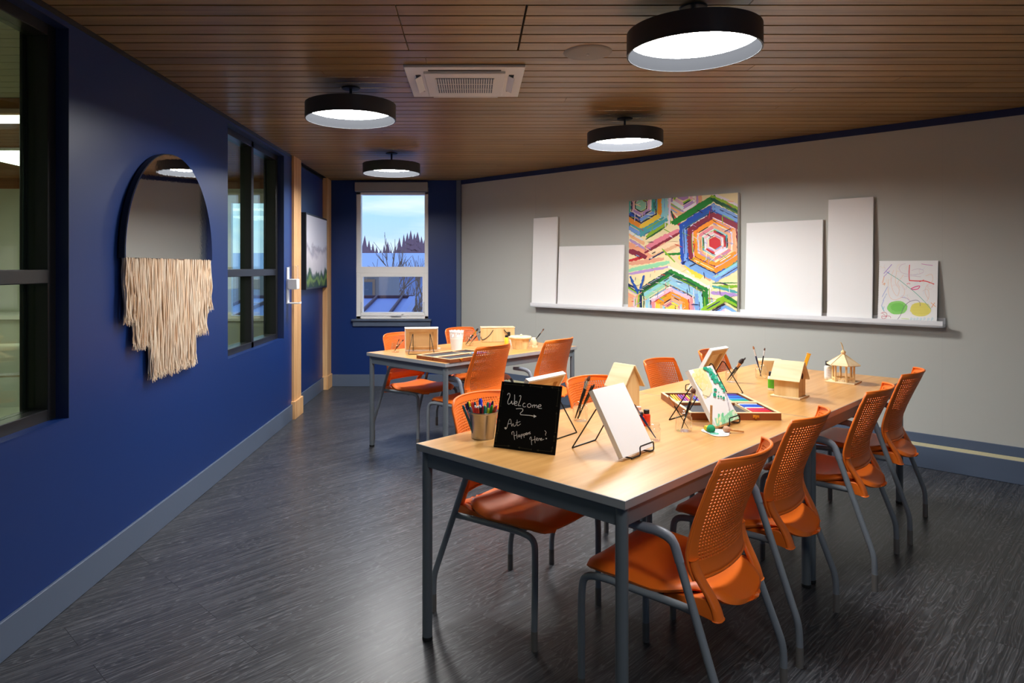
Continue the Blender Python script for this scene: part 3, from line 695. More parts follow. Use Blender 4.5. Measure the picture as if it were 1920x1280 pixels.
for s in ([(330,430),(320,560),(350,660),(420,685),(520,640),(540,560),(500,500)], [(400,320),(360,430),(380,560),(440,640),(470,560),(420,470),(440,330)], [(480,540),(450,480),(500,420),(530,380)], [(820,400),(900,380),(910,460),(830,520),(810,600),(850,680)], [(780,580),(840,560),(860,640),(830,700)]):
    crayon(s, 4, (244,206,180))
for s in ([(470,300),(500,260),(560,245)], [(470,300),(500,350),(580,375),(700,380),(780,360),(800,340)], [(640,330),(720,310),(800,330)], [(540,400),(640,395),(760,410)]): crayon(s, 3.5, (214,186,206))
for s in ([(250,500),(280,480),(270,510)], [(880,720),(940,770)], [(930,720),(885,780)], [(270,400),(245,480)]): crayon(s, 7, (246,180,130))
crayon([(222,850),(260,835),(300,850),(290,885),(235,880),(240,910),(285,905),(300,880),(345,885),(350,905)], 5, (206,90,110)); crayon([(240,845),(300,890)], 4, (206,90,110)); crayon([(235,760),(250,800),(268,825)], 7, (90,190,210)); crayon([(268,765),(252,800)], 5, (90,190,210))
for x, y in ((610,900),(650,905),(690,900),(735,905),(780,900),(830,905),(880,900)): crayon([(x,y+40),(x+6,y),(x+24,y+8),(x+6,y+22)], 4, (176,222,236))
for s in (((480,930),(600,945)),((490,908),(590,915))): crayon(s, 6, (214,236,150))
for i in range(30):
    x = random.uniform(230, 930); y = random.uniform(240, 700); a = random.uniform(0, 6.3); crayon([(x,y),(x+40*math.cos(a),y+40*math.sin(a)),(x+70*math.cos(a+.5),y+60*math.sin(a+.5))], 3, random.choice([(240,214,216),(216,226,244),(246,230,196),(222,240,226)]))
pb.build('crayon_marks', m_crayon, o)
f = MB()
for i in range(34): z = H*(.03+.94*i/33); f.tube([(-w/2+.004, -.001, z), (-w/2-.003, -.003, z+.001), (-w/2-.004, .004, z)], .0007, 4)
f.build('spiral_binding', m_silver, o)

# ---------------------------------------------------------------- left wall: mirror with fringe
r = thing('arched_mirror', 'arched wall mirror with a stepped cream yarn fringe on the blue wall', 'mirror', (WX+.004, 3.808, 1.45), math.radians(.45))
R = .554; n = 48
arc = [(-R, 0)]+[(-R*math.cos(PI*i/n), .022+R*math.sin(PI*i/n)) for i in range(n+1)]+[(R, 0)]
f = MB(); f.prism([(.002, y, z) for y, z in arc], (.028, 0, 0)); f.build('backing', m_black, r, smooth=30)
f = MB(); f.prism([(.0305, y*.992, .002+z*.992) for y, z in arc], (.004, 0, 0)); f.build('mirror_glass', m_mirror, r)
f = MB(); rn = random.Random(2)
def strand(y, x, zb):
    n = 9; ph = rn.uniform(0, 6); am = rn.uniform(.002, .006); pts = []; sp = rn.uniform(-.012, .012)
    for i in range(n+1):
        t = i/n; pts.append((x+.004*math.sin(ph+t*9)+.010*t*rn.uniform(.3, 1), y+am*math.sin(ph*2+t*11)*t+sp*t, .004+(zb-.004)*t))
    f.tube(pts, .0042, 5, rr=[.0045]*(n-1)+[.0040, .0030])
    e = Vector(pts[-1])
    for k in range(2):
        f.tube([e+Vector((0,0,.03)), e+Vector((rn.uniform(-.006,.012), rn.uniform(-.014,.014), -rn.uniform(.01,.03)))], .0013, 3)
for lay, x in enumerate((.010, .019, .028)):
    for i in range(122):
        y = -.545+1.09*(i+rn.random())/122; a = abs(y-(.0 if y < 0 else .02))
        zb = -.60 if a < .28 else (-.425 if a < .45 else -.295)
        zb += rn.uniform(-.012, .018)
        strand(y, x, zb)
f.build('yarn_fringe', m_yarn, r, smooth=80, kind='stuff')

# framed landscape on the recessed wall
r = thing('framed_landscape', 'black framed landscape with pale clouds over green trees on the recessed blue wall', 'painting', (-1.745, 7.437, 1.575))
f = MB(); f.box(.0, .055, -.495, .495, -.392, .392); f.build('frame', m_black, r, bevel=.002)
m = mat('cloud_and_meadow_paint', (1,1,1,1), .5, bump=(60, .2)); n_ = m.node_tree.nodes; l_ = m.node_tree.links
t = n_.new('ShaderNodeTexCoord'); sp = n_.new('ShaderNodeSeparateXYZ'); l_.new(t.outputs['Object'], sp.inputs[0])
n1 = n_.new('ShaderNodeTexNoise'); n1.inputs['Scale'].default_value = 3.2; n1.inputs['Detail'].default_value = 5; n1.inputs['Distortion'].default_value = 1.2; l_.new(t.outputs['Object'], n1.inputs[0])
ma = n_.new('ShaderNodeMath'); ma.operation = 'MULTIPLY_ADD'; ma.inputs[1].default_value = .35; l_.new(n1.outputs[0], ma.inputs[0]); l_.new(sp.outputs['Z'], ma.inputs[2])
r1 = n_.new('ShaderNodeValToRGB'); l_.new(ma.outputs[0], r1.inputs[0]); E = r1.color_ramp.elements
E[0].position = 0; E[0].color = srgb(40, 84, 48); E[1].position = .62; E[1].color = srgb(236, 236, 246)
mr = n_.new('ShaderNodeMapRange'); mr.inputs[1].default_value = -.25; mr.inputs[2].default_value = .55; l_.new(ma.outputs[0], mr.inputs[0]); l_.new(mr.outputs[0], r1.inputs[0])
for p_, c_ in ((.09, (22, 50, 34)), (.16, (120, 150, 66)), (.21, (34, 74, 58)), (.245, (90, 110, 100)), (.28, (222, 218, 224)), (.46, (236, 230, 236)), (.52, (216, 210, 220)), (.56, (186, 182, 196))):
    e = E.new(p_); e.color = srgb(*c_)
l_.new(r1.outputs[0], n_['Principled BSDF'].inputs['Base Color'])
f = MB(); f.box(.0552, .0565, -.475, .475, -.372, .372); f.build('landscape_canvas', m, r)

# sanitizer dispenser
r = thing('soap_dispenser', 'white hand sanitizer dispenser with a clear bottle beside the first wooden post', 'dispenser', (WX, 6.24, 1.08))
f = MB(); f.box(0, .012, -.035, .035, 0, .33); f.build('back_plate', m_white, r, bevel=.003)
f = MB(); f.box(.012, .10, -.045, .045, .13, .225); f.build('pump_housing', m_white, r, bevel=.006)
f = MB(); f.box(.02, .095, -.038, .038, .225, .345); f.build('clear_bottle', m_clear, r, bevel=.006)
f = MB(); f.box(.0, .12, -.04, .04, 0, .010); f.box(.112, .12, -.04, .04, .01, .016); f.build('drip_tray', m_white, r, bevel=.002)

# ---------------------------------------------------------------- tables
U = Vector((.70711, .70711, 0)); V = Vector((-.70711, .70711, 0))
def table(c, label):
    r = thing('work_table', label, 'table', (c[0], c[1], 0), PI/4, 'oak topped work tables')
    LX, LY = 1.522, .914
    f = MB(); f.box(.003, LX-.003, .003, LY-.003, .722, .740); f.build('tabletop', m_ttop, r)
    f = MB(); f.box(0, LX, 0, .004, .715, .7395); f.box(0, LX, LY-.004, LY, .715, .7395); f.box(0, .004, .004, LY-.004, .715, .7395); f.box(LX-.004, LX, .004, LY-.004, .715, .7395); f.box(.004, LX-.004, .004, LY-.004, .712, .7215)
    f.build('edge_band', m_tedge, r)
    f = MB(); i = .018
    f.box(i, LX-i, i, i+.02, .655, .713); f.box(i, LX-i, LY-i-.02, LY-i, .655, .713); f.box(i, i+.02, i, LY-i, .655, .713); f.box(LX-i-.02, LX-i, i, LY-i, .655, .713)
    f.build('apron', m_tleg, r, bevel=.002)
    for x in (.03, LX-.03):
        for y in (.03, LY-.03):
            f = MB(); f.lathe([(.019, .012), (.019, .713)], 24, (x, y, 0), True, True); g = f.build('leg', m_tleg, r, smooth=40)
            f = MB(); f.lathe([(.017, 0), (.0195, .002), (.0195, .014), (.015, .016)], 20, (x, y, 0), True, True); f.build('foot_cap', m_rubber, g, smooth=40)
    return r
C0 = Vector((.4295, 1.951, 0)); C1 = Vector((-.196, 4.767, 0)); C2 = C0+U*1.524
table(C0, 'nearest oak topped table with the chalkboard sign and bucket on it')
table(C2, 'oak topped table with the birdhouses, joined behind the nearest table')
table(C1, 'oak topped table standing alone near the snowy window')

# ---------------------------------------------------------------- chair
def lerp(tab, z):
    tab = sorted(tab)
    if z <= tab[0][0]: return tab[0][1]
    for (a, va), (b_, vb) in zip(tab, tab[1:]):
        if z <= b_: t = (z-a)/(b_-a); t = t*t*(3-2*t) if False else t; return va+(vb-va)*t
    return tab[-1][1]
EDGE = [(.85, -.200), (.80, -.184), (.75, -.166), (.70, -.149), (.65, -.133), (.60, -.120), (.56, -.114), (.52, -.118), (.48, -.132)]
WID = [(.85, .196), (.82, .200), (.75, .206), (.68, .213), (.60, .221), (.56, .222), (.52, .215), (.48, .203)]
def back_pt(a, z):
    W = lerp(WID, z)
    if z > .838: q = (z-.838)/.012; W -= .011*(1-math.sqrt(max(0, 1-min(1, q)**2)))
    d = .050+.022*max(0, (z-.60)/.25)-.012*max(0, (.56-z)/.08)
    y = lerp(EDGE, z)-d*(1-abs(a)**2.3)
    return Vector((a*W, y, z-.006*abs(a)**3*(1 if z > .8 else 0)))
def make_chair():
    r = thing('orange_chair', 'x', 'chair', (0,0,0), 0)
    # backrest with real perforations
    f = MB(); nc, nr = 31, 28
    cols = [-1, -.955, -.90]+[-.86+1.72*i/nc for i in range(nc+1)]+[.90, .955, 1]
    zt, zb = .826, .536
    rows = [.850, .847, .842, .834]+[zt-(zt-zb)*i/nr for i in range(nr+1)]+[.526, .514, .500, .486]
    idx = {}
    def warp(c, z):     # the perforated field narrows towards the bottom
        inn = .82+.12*max(0, min(1, (z-.53)/.29)); q = abs(c)
        q = q/.86*inn if q <= .86 else inn+(1-inn)*(q-.86)/.14
        return math.copysign(q, c)
    def vid(i, j):
        if (i, j) not in idx: idx[(i, j)] = f.vv(back_pt(warp(cols[i], rows[j]), rows[j]))
        return idx[(i, j)]
    for j in range(len(rows)-1):
        for i in range(len(cols)-1):
            q = (vid(i, j), vid(i, j+1), vid(i+1, j+1), vid(i+1, j))
            hole = 3 <= i < 3+nc and 4 <= j < 4+nr
            if not hole: f.face(q)
            else:
                a0, a1, z0, z1 = warp(cols[i], rows[j]), warp(cols[i+1], rows[j]), rows[j], rows[j+1]; ins = []
                g = .20 if j < 4+nr*.6 else .21
                for (ta, tz) in ((g, g), (g, 1-g), (1-g, 1-g), (1-g, g)):
                    sh = 0
                    ins.append(f.vv(back_pt(a0+(a1-a0)*(ta+sh), z0+(z1-z0)*tz)))
                for k in range(4): f.face((q[k], q[(k+1) % 4], ins[(k+1) % 4], ins[k]))
    o = f.build('backrest', m_orange, r, smooth=50); md = o.modifiers.new('thickness', 'SOLIDIFY'); md.thickness = .0045; md.offset = 0
    # rolled rim round the backrest
    f = MB(); rim = []
    zs = [.486+(.85-.486)*i/18 for i in range(19)]
    rim = [back_pt(-1, z) for z in zs]+[back_pt(-1+2*i/24, .85) for i in range(1, 24)]+[back_pt(1, z) for z in zs[::-1]]
    f.tube(rim, .0052, 8); f.tube([back_pt(-.97+1.94*i/12, .486) for i in range(13)], .0055, 8)
    f.build('backrest_rim', m_orange, r, smooth=60)
    # uprights joining the back to the seat
    for s in (-1, 1):
        f = MB()
        cl = cat([(.194, -.124, .545), (.192, -.130, .515), (.186, -.146, .480), (.179, -.166, .445), (.175, -.182, .410), (.174, -.190, .380)], 4)
        ring = []
        for i, p in enumerate(cl):
            t = i/(len(cl)-1); w_ = .0255-.003*math.sin(PI*t); d_ = .010+.004*t; x, y, z = s*p.x, p.y, p.z
            ring.append(f.vv(*[(x+w_*math.cos(a_)*abs(math.cos(a_))**-.3 if abs(math.cos(a_)) > .01 else x, y+d_*math.sin(a_), z) for a_ in [2*PI*k/12+.13 for k in range(12)]]))
        for a_, b_ in zip(ring, ring[1:]):
            for k in range(12): f.face((a_+k, a_+(k+1) % 12, b_+(k+1) % 12, b_+k))
        f.face([ring[0]+k for k in range(12)]); f.face([ring[-1]+k for k in range(12)][::-1])
        # toe that hooks forward under the seat side
        f.prism([(s*.158, -.198, .376), (s*.158, -.192, .405), (s*.158, -.160, .436), (s*.158, -.135, .436), (s*.158, -.10, .428), (s*.158, -.03, .424), (s*.158, -.03, .408), (s*.158, -.12, .388)], (s*.038, 0, 0))
        o = f.build('back_upright', m_orange, r, bevel=.004)
    # seat
    f = MB(); ny, nx = 22, 16
    SW = [(-.235, .06), (-.228, .105), (-.21, .135), (-.18, .150), (-.13, .160), (-.09, .195), (-.05, .213), (0, .222), (.12, .224), (.20, .216), (.235, .200), (.252, .175), (.262, .13)]
    ys = [-.2350, -.2345, -.233, -.230, -.225, -.218, -.208, -.195, -.17, -.14, -.115, -.09, -.065, -.03, 0, .04, .08, .12, .16, .19, .21, .228, .242, .252, .259, .263]
    def sz(y, a):
        z = .434+.016*min(1, max(0, (-.02-y)/.08))+.012*max(0, min(1, (y-.02)/.15))
        if y > .19: z -= .028*((y-.19)/.073)**2
        if y < -.11: z -= .050*((-.11-y)/.125)**1.7
        z += .012*a*a if y < .15 else .006*a*a
        if abs(a) > .85: z -= .016*((abs(a)-.85)/.15)**2
        return z
    ids = []
    for y in ys:
        W = lerp(SW, y)
        if y < -.16: W = .154*(1-((-.16-y)/.0752)**2.6)**(1/2.2)
        ids.append(f.vv(*[(W*(-1+2*i/nx), y, sz(y, -1+2*i/nx)) for i in range(nx+1)]))
    for a_, b_ in zip(ids, ids[1:]):
        for i in range(nx): f.face((a_+i, a_+i+1, b_+i+1, b_+i))
    o = f.build('seat', m_orange, r, smooth=60); md = o.modifiers.new('thickness', 'SOLIDIFY'); md.thickness = .011; md.offset = -1
    md = o.modifiers.new('round', 'BEVEL'); md.width = .003; md.segments = 2; md.limit_method = 'ANGLE'; md.angle_limit = 1.0
    f = MB(); f.box(-.17, .17, -.15, .16, .398, .424); f.build('seat_pan', m_arm, r, bevel=.008)
    RT = .0122
    for s in (-1, 1):
        # rear leg runs up to the arm
        pts = fillet([(s*.258, -.245, .07), (s*.258, -.243, .145), (s*.236, -.098, .545)], .05)
        f = MB(); f.tube(pts, RT, 14); g = f.build('leg', m_tube, r, smooth=50)
        f = MB(); f.tube([(s*.258, -.245, 0), (s*.258, -.245, .072)], .0128, 14); f.build('foot_cap', m_glide, g, smooth=50)
        pts = fillet([(s*.2365, -.10, .540), (s*.233, -.078, .602), (s*.233, -.03, .617), (s*.233, .075, .614)], .045)
        f = MB(); f.tube(pts, .0145, 14, rr=[.0142]*4+[.016]*(len(pts)-6)+[.0165, .012], flat=.82); f.build('armrest', m_arm, r, smooth=60)
        # front leg with the side rail
        pts = fillet([(s*.240, -.148, .412), (s*.222, -.10, .408), (s*.214, .165, .412), (s*.222, .235, .405), (s*.226, .240, .33), (s*.228, .238, .07)], .06)
        f = MB(); f.tube(pts, RT, 14); g = f.build('leg', m_tube, r, smooth=50)
        f = MB(); f.tube([(s*.228, .238, 0), (s*.228, .238, .072)], .0128, 14); f.build('foot_cap', m_glide, g, smooth=50)
    f = MB(); f.tube([(-.215, -.02, .404), (.215, -.02, .404)], .010, 10); f.tube([(-.215, .12, .404), (.215, .12, .404)], .010, 10); f.build('cross_rail', m_tube, r, smooth=50)
    return r
NR = math.radians(49.5); FR = math.radians(-130.5)
chairs = [(.680, 2.256, NR, 'nearest orange chair, tucked in at the near right corner of the front table', 'near'),
 (1.127, 2.773, NR, 'second orange chair from the camera on the right side of the front tables', 'near'),
 (1.725, 3.345, NR, 'third orange chair from the camera on the right side of the front tables', 'near'),
 (2.198, 3.850, NR, 'farthest orange chair on the right side, closest to the lit baseboard', 'near'),
 (.190, 2.850, FR, 'orange chair at the left side of the front table behind the bucket of markers', 'far'),
 (.723, 3.297, FR, 'orange chair behind the tall birdhouse and the jar of brushes', 'far'),
 (1.267, 3.98, FR, 'orange chair behind the open pastel box against the grey wall side', 'far'),
 (1.747, 4.46, FR, 'orange chair half hidden by the canvas turned away, farthest on the wall side', 'far'),
 (-.468, 5.69, FR, 'orange chair at the rear table behind the canvas on an easel, nearest the posts', 'rear'),
 (.024, 6.19, FR, 'orange chair at the rear table behind the white cut out cup', 'rear'),
 (-.007, 5.10, NR, 'orange chair with its back to us at the left of the rear table front side', 'rear'),
 (.523, 5.54, NR, 'orange chair with its back to us at the right of the rear table front side', 'rear')]
first = make_chair()
for i, (x, y, rz, lab, g) in enumerate(chairs):
    grp = 'orange perforated chairs round the tables'
    if i == 0: first.location = (x, y, 0); first.rotation_euler = (0, 0, rz); first['label'] = lab; first['group'] = grp
    else: dup(first, (x, y, 0), rz, lab, grp)

# ---------------------------------------------------------------- things on the tables
TZ = .7402
def frame_from(w, n, o):
    """matrix with x along w, -y along the front normal n"""
    w = Vector(w).normalized(); return w
# wire easel + canvas; local x across, -y front, z up; lean angle th back
LEAN = math.radians(29.5)
def easel(loc, rz, label, a=.062, hh=.165, group=None, sp=1.25):
    r = thing('wire_easel', label, 'easel', loc, rz, group); sn, cs = math.sin(LEAN), math.cos(LEAN)
    f = MB(); w_ = .0026; B = .016
    for s in (-1, 1):
        x = s*a
        f.tube(fillet([(x, -.034, .0045), (x, -.004, .0045), (x, .0+B*0+.012, .020), (x, .016+hh*sn, .016+hh*cs)], .006), w_, 6)
        f.tube(fillet([(x, .016+hh*sn, .016+hh*cs), (x*1.05, .028+hh*sn, .012+hh*cs), (x*sp, .205, .0022)], .006), w_, 6)
    f.tube(fillet([(-a*1.1, -.034, .0045), (-.1*a, -.034, .0045), (-.1*a, -.032, .034), (a*1.45, -.032, .034), (a*1.45, -.034, .0045), (a, -.034, .0045)], .008), w_, 6)
    f.tube([(-a*sp, .205, .0022), (a*sp, .205, .0022)], w_, 6)
    f.build('easel_frame', m_blackwire, r, smooth=60)
    return r
def canvas_on(loc, rz, label, W, H, th=.018, art=None):
    """stretched canvas leaning on an easel at loc"""
    r = thing('small_canvas', label, 'canvas', loc, rz)
    r.rotation_mode = 'XYZ'; M = Matrix.Rotation(rz, 4, 'Z') @ Matrix.Rotation(-LEAN, 4, 'X')
    off = Matrix.Rotation(rz, 4, 'Z') @ Vector((0, -.024, .0135))
    r.location = Vector(loc)+off; r.rotation_euler = M.to_euler()
    f = MB(); f.box(-W/2, W/2, 0, .003, 0, H)
    f.box(-W/2, -W/2+.002, .003, th, 0, H); f.box(W/2-.002, W/2, .003, th, 0, H); f.box(-W/2, W/2, .003, th, 0, .002); f.box(-W/2, W/2, .003, th, H-.002, H)
    t = .008; f.box(-W/2, -W/2+t, th, th+.0008, 0, H); f.box(W/2-t, W/2, th, th+.0008, 0, H); f.box(-W/2, W/2, th, th+.0008, 0, t); f.box(-W/2, W/2, th, th+.0008, H-t, H)
    f.build('stretched_canvas', m_canvas, r)
    f = MB(); t = .034
    f.box(-W/2+.002, -W/2+t, .004, th, .002, H-.002); f.box(W/2-t, W/2-.002, .004, th, .002, H-.002); f.box(-W/2+t, W/2-t, .004, th, .002, t); f.box(-W/2+t, W/2-t, .004, th, H-t, H-.002)
    f.build('stretcher_frame', m_frame_w, r)
    f = MB(); f.box(-W/2+t, W/2-t, .0031, .0042, t, H-t); f.build('canvas_back', m_rawcanvas, r)
    return r
def rz_from(wx, wy): return math.atan2(wy, wx)
# white canvas facing right
def place(bl, br): # bottom front corners
    bl = Vector(bl); br = Vector(br); m_ = (bl+br)/2; rz = math.atan2(br.y-bl.y, br.x-bl.x); n = Vector((math.sin(rz), -math.cos(rz), 0))
    p = m_-n*.024; return (p.x, p.y, TZ), rz, (br-bl).length
l1, z1_, w1 = place((.5085, 2.347, 0), (.6566, 2.506, 0))
easel(l1, z1_, 'black wire easel holding the blank white canvas beside the chalkboard sign')
canvas_on(l1, z1_, 'blank white canvas on a wire easel in the middle of the near table', .212, .25)
l2, z2_, w2 = place((.9885, 2.806, 0), (1.1454, 2.961, 0))
easel(l2, z2_, 'black wire easel holding the yellow and green painted canvas')
cp = canvas_on(l2, z2_, 'small canvas painted pale yellow and green in front of the open pastel box', .212, .25)
pb = MB(); HC = homog(((345,360),(640,310),(990,970),(690,1075))); lv2 = [0]; Wc, Hc = .212, .25
def cconv(p):
    u, v = HC((p[0], p[1])); u = min(.995, max(.005, u)); v = min(.995, max(.005, v)); return (-Wc/2+u*Wc, -.0005-.00002*lv2[0], Hc-v*Hc)
def dab(poly, c): lv2[0] += 1; pb.c = srgb(*c); pb.poly([cconv(p) for p in poly])
rc = random.Random(3)
def blob(cx, cy, rx, ry, c, n=12): dab([(cx+rx*math.cos(2*PI*i/n)*rc.uniform(.7, 1.2), cy+ry*math.sin(2*PI*i/n)*rc.uniform(.7, 1.2)) for i in range(n)], c)
dab([(400,352),(540,330),(640,560),(620,640),(540,620),(480,500)], (250,236,176))
for i in range(90):
    t = rc.random(); x = 440+t*150+rc.uniform(-50, 40); y = 370+t*270+rc.uniform(-25, 35); blob(x, y, rc.uniform(14, 34), rc.uniform(18, 40), rc.choice([(250,236,176),(252,230,156),(251,226,146),(250,238,196)]), 10)
blob(560, 640, 60, 40, (250,238,190))
dab([(690,1075),(660,960),(760,960),(830,900),(900,850),(990,970)], (160,226,180)); 
for i in range(30): x = rc.uniform(680, 960); y = rc.uniform(880, 1040); blob(x, y, rc.uniform(8, 20), rc.uniform(20, 50), rc.choice([(150,226,176),(190,236,200),(226,244,220),(250,240,190),(120,214,160)]), 8)
for i in range(60):
    t = rc.random(); x = 560+t*230+rc.uniform(-30, 35); y = 340+t*260+rc.uniform(-25, 35); blob(x, y, rc.uniform(8, 18), rc.uniform(10, 26), rc.choice([(30,176,136),(60,196,158),(110,214,184),(20,156,120)]), 9)
for x, y, q in ((665,605,22),(660,665,24),(705,685,14),(740,690,13),(775,705,17),(545,345,26),(710,635,8),(575,360,18)): blob(x, y, q, q, (24,168,130))
for i in range(14): t = rc.random(); blob(790+t*60, 620+t*220, 6, 24, rc.choice([(200,196,204),(176,180,190),(226,226,232)]), 8)
pb.build('painted_surface', m_crayon, cp)
# canvas turned away behind the sign
def place_back(tl_like, rz): return None
rz3 = math.radians(49)+PI
c3 = Vector((.213, 2.842, TZ))
easel(c3, rz3, 'black wire easel behind the chalkboard sign', .056)
canvas_on(c3, rz3, 'canvas seen from its wooden back right behind the chalkboard sign', .26, .25)
rz4 = math.radians(43)+PI
c4 = Vector(((1.151+1.27)/2+.017, (3.704+3.80)/2-.017, TZ))
easel(c4, rz4, 'black wire easel behind the pastel box, its feet toward us')
canvas_on(c4, rz4, 'canvas seen from its wooden back behind the yellow and green painted canvas', .18, .262)
# rear table canvas from behind
p5 = at(790, 659, TZ); rz5 = math.radians(4)+PI
easel((p5.x, p5.y+.02, TZ), rz5, 'black wire easel standing on the rear table', .066, .15, None, 1.5)
canvas_on((p5.x, p5.y+.02, TZ), rz5, 'canvas seen from its wooden back on the rear table', .262, .215)

# chalkboard sign
bl = Vector((.0737, 2.543, TZ)); br = Vector((.286, 2.428, TZ)); wv = br-bl; W_s = wv.length; H_s = .243
rz = math.atan2(wv.y, wv.x); lean = math.atan2(.07, .231)
r = thing('chalkboard_sign', 'black square sign with white handwriting leaning on the near table', 'sign', (bl+br)/2)
r.rotation_euler = (Matrix.Rotation(rz, 4, 'Z') @ Matrix.Rotation(-lean, 4, 'X')).to_euler()
HS = homog(((172,88),(1108,165),(995,1232),(42,1098))); dpt = [.0006]
def sconv(p): u, v = HS((p[0], p[1])); return (-W_s/2+u*W_s, -dpt[0], H_s-v*H_s)
words = dict(letter_w=[[(258,300),(275,272),(297,285),(292,330),(268,385),(265,425),(280,440),(310,420),(325,390),(328,425),(345,440),(365,405),(370,345),(370,292)]],
 e1=[[(367,430),(400,425),(408,405),(390,395),(372,415),(368,445),(390,460),(412,452)]], l=[[(445,322),(452,308),(468,315),(462,360),(440,420),(428,460),(450,462),(468,465)]],
 c=[[(535,428),(515,425),(500,445),(502,475),(525,482),(545,475)]], o=[[(600,430),(578,440),(568,465),(585,488),(612,485),(628,462),(615,437),(600,430)]],
 m=[[(648,492),(650,450)],[(650,470),(672,450),(682,460),(680,492)],[(681,470),(706,452),(718,465),(716,497)]], e2=[[(738,477),(775,472),(782,455),(765,445),(742,460),(735,485),(750,502),(795,505)]],
 arrow=[[(392,512),(440,508),(485,510),(500,525),(490,550),(462,575),(462,598),(500,605),(600,612),(672,624)]],
 a=[[(236,803),(226,796),(215,808),(232,824),(250,800),(262,760),(275,710),(290,675),(305,672),(315,700),(318,745),(328,782)],[(262,748),(290,740),(320,736)]],
 r=[[(328,782),(340,745),(352,745),(355,775),(375,777),(395,750)]], t=[[(410,680),(408,740),(414,770),(432,766),(465,742)],[(385,730),(425,718),(460,706)]],
 h=[[(330,908),(328,875),(350,860),(360,880),(362,930),(370,988)],[(402,855),(403,910),(410,970)],[(365,927),(390,918),(410,910)]],
 aa=[[(447,912),(427,920),(425,942),(445,940),(450,915),(457,946)]], p1=[[(470,905),(475,972)],[(472,915),(490,900),(497,918),(478,935)]], p2=[[(510,895),(518,957)],[(512,903),(530,892),(538,908),(518,925)]],
 e3=[[(547,902),(565,892),(558,880),(545,890),(548,912),(570,908)]], n=[[(572,885),(578,910)],[(576,893),(590,878),(597,905)]], s=[[(616,868),(600,872),(605,885),(618,890),(605,903)]],
 h2=[[(610,987),(608,960),(625,945),(632,970),(632,1010),(637,1067)],[(685,930),(685,980),(690,1038)],[(635,1000),(660,990),(690,980)]],
 e4=[[(707,987),(728,978),(725,960),(710,965),(708,995),(738,1000)]], r2=[[(745,1000),(748,968),(765,972),(770,990)]], e5=[[(772,985),(795,978),(790,965),(775,972),(778,998),(830,980)]],
 q=[[(838,845),(858,865),(862,885),(852,900),(856,924)]])
f = MB()
for k, ls in words.items():
    for pl in ls: ribbon(f, pl, 9.5 if k == 'arrow' or pl[0][1] < 515 else 6.5, sconv, len(pl) > 2, 6)
f.poly([sconv(p) for p in ((668,600),(668,650),(712,627))]); f.poly([sconv((865+11*math.cos(i), 970+11*math.sin(i))) for i in [2*PI*j/10 for j in range(10)]])
f.poly([sconv((232+10*math.cos(i), 806+10*math.sin(i))) for i in [2*PI*j/10 for j in range(10)]][::-1])
# make every lettering face look to the front
f.build('handwriting', m_chalk, r)
dpt[0] = .0004; f = MB(); f.box(-W_s/2, W_s/2, 0, .006, 0, H_s); f.m = 1
def arr(x0, y0, x1, y1):
    ribbon(f, [(x0, y0), (x1, y1)], 7, sconv, False); L_ = math.hypot(x1-x0, y1-y0); dx, dy = (x1-x0)/L_, (y1-y0)/L_
    f.poly([sconv(p) for p in ((x1-dx*34-dy*18, y1-dy*34+dx*18), (x1, y1), (x1-dx*34+dy*18, y1-dy*34-dx*18))]); ribbon(f, [(x0-dy*14, y0+dx*14), (x0+dy*14, y0-dx*14)], 9, sconv, False)
for q in ((215,128,525,153),(610,155,815,182),(1060,190,935,182),(150,470,190,215),(115,850,135,670),(75,1010,100,860),(60,1070,300,1085),(630,1140,420,1105),(945,1172,710,1150),(950,1160,965,1090),(985,1010,992,915),(1005,880,1025,560),(1030,470,1062,200)): arr(*q)
f.build('board', [m_board, m_olive], r)
f = MB()
for s in (-1, 1): f.tube(fillet([(s*.06, .009, .16), (s*.06, .075, -.0)], .01), .002, 6)
f.tube([(-.06, .010, .16), (.06, .010, .16)], .002, 6); f.build('back_strut', m_blackwire, r)

# bucket and markers
bp = at(905.5, 820, TZ); BX, BY = bp.x, bp.y
r = thing('metal_bucket', 'small galvanised bucket full of markers beside the chalkboard sign', 'bucket', (BX, BY, TZ))
f = MB(); f.lathe([(.001, .010), (.040, .010), (.042, .004), (.045, 0), (.0465, .002), (.0455, .010), (.0462, .014), (.0455, .017), (.0575, .098), (.0600, .100), (.0610, .103), (.0600, .106), (.0580, .104), (.0565, .098), (.0440, .016), (.001, .014)], 48)
f.build('pail', m_steel, r, smooth=40)
mk = [(90,345,'teal',(20,84,104),.0052),(155,305,'navy blue',(32,34,96),.0052),(190,272,'black',(24,24,30),.005),(220,262,'yellow',(232,226,40),.005),(255,375,'slate grey',(96,100,118),.005),(268,285,'orange red',(240,88,28),.005),(302,278,'bright red',(226,34,34),.005),(350,268,'blue grey',(66,80,104),.0055),
      (362,358,'scarlet white tipped',(214,42,26),.0056),(422,368,'vermilion white tipped',(232,72,34),.0056),(475,195,'royal blue thick',(34,60,206),.0078),(467,350,'black white tipped',(40,22,34),.0056),(527,358,'dark red',(150,22,36),.0052),(572,352,'sea green',(24,136,112),.0056),(640,275,'teal green',(20,128,112),.0052),(682,288,'magenta',(196,26,138),.0058),
      (652,408,'lime yellow',(196,208,26),.0054),(727,345,'grass green',(34,152,36),.0058),(745,250,'dark navy',(28,26,66),.0052),(795,372,'orange',(240,116,40),.0056),(828,342,'pink',(236,92,140),.0054)]
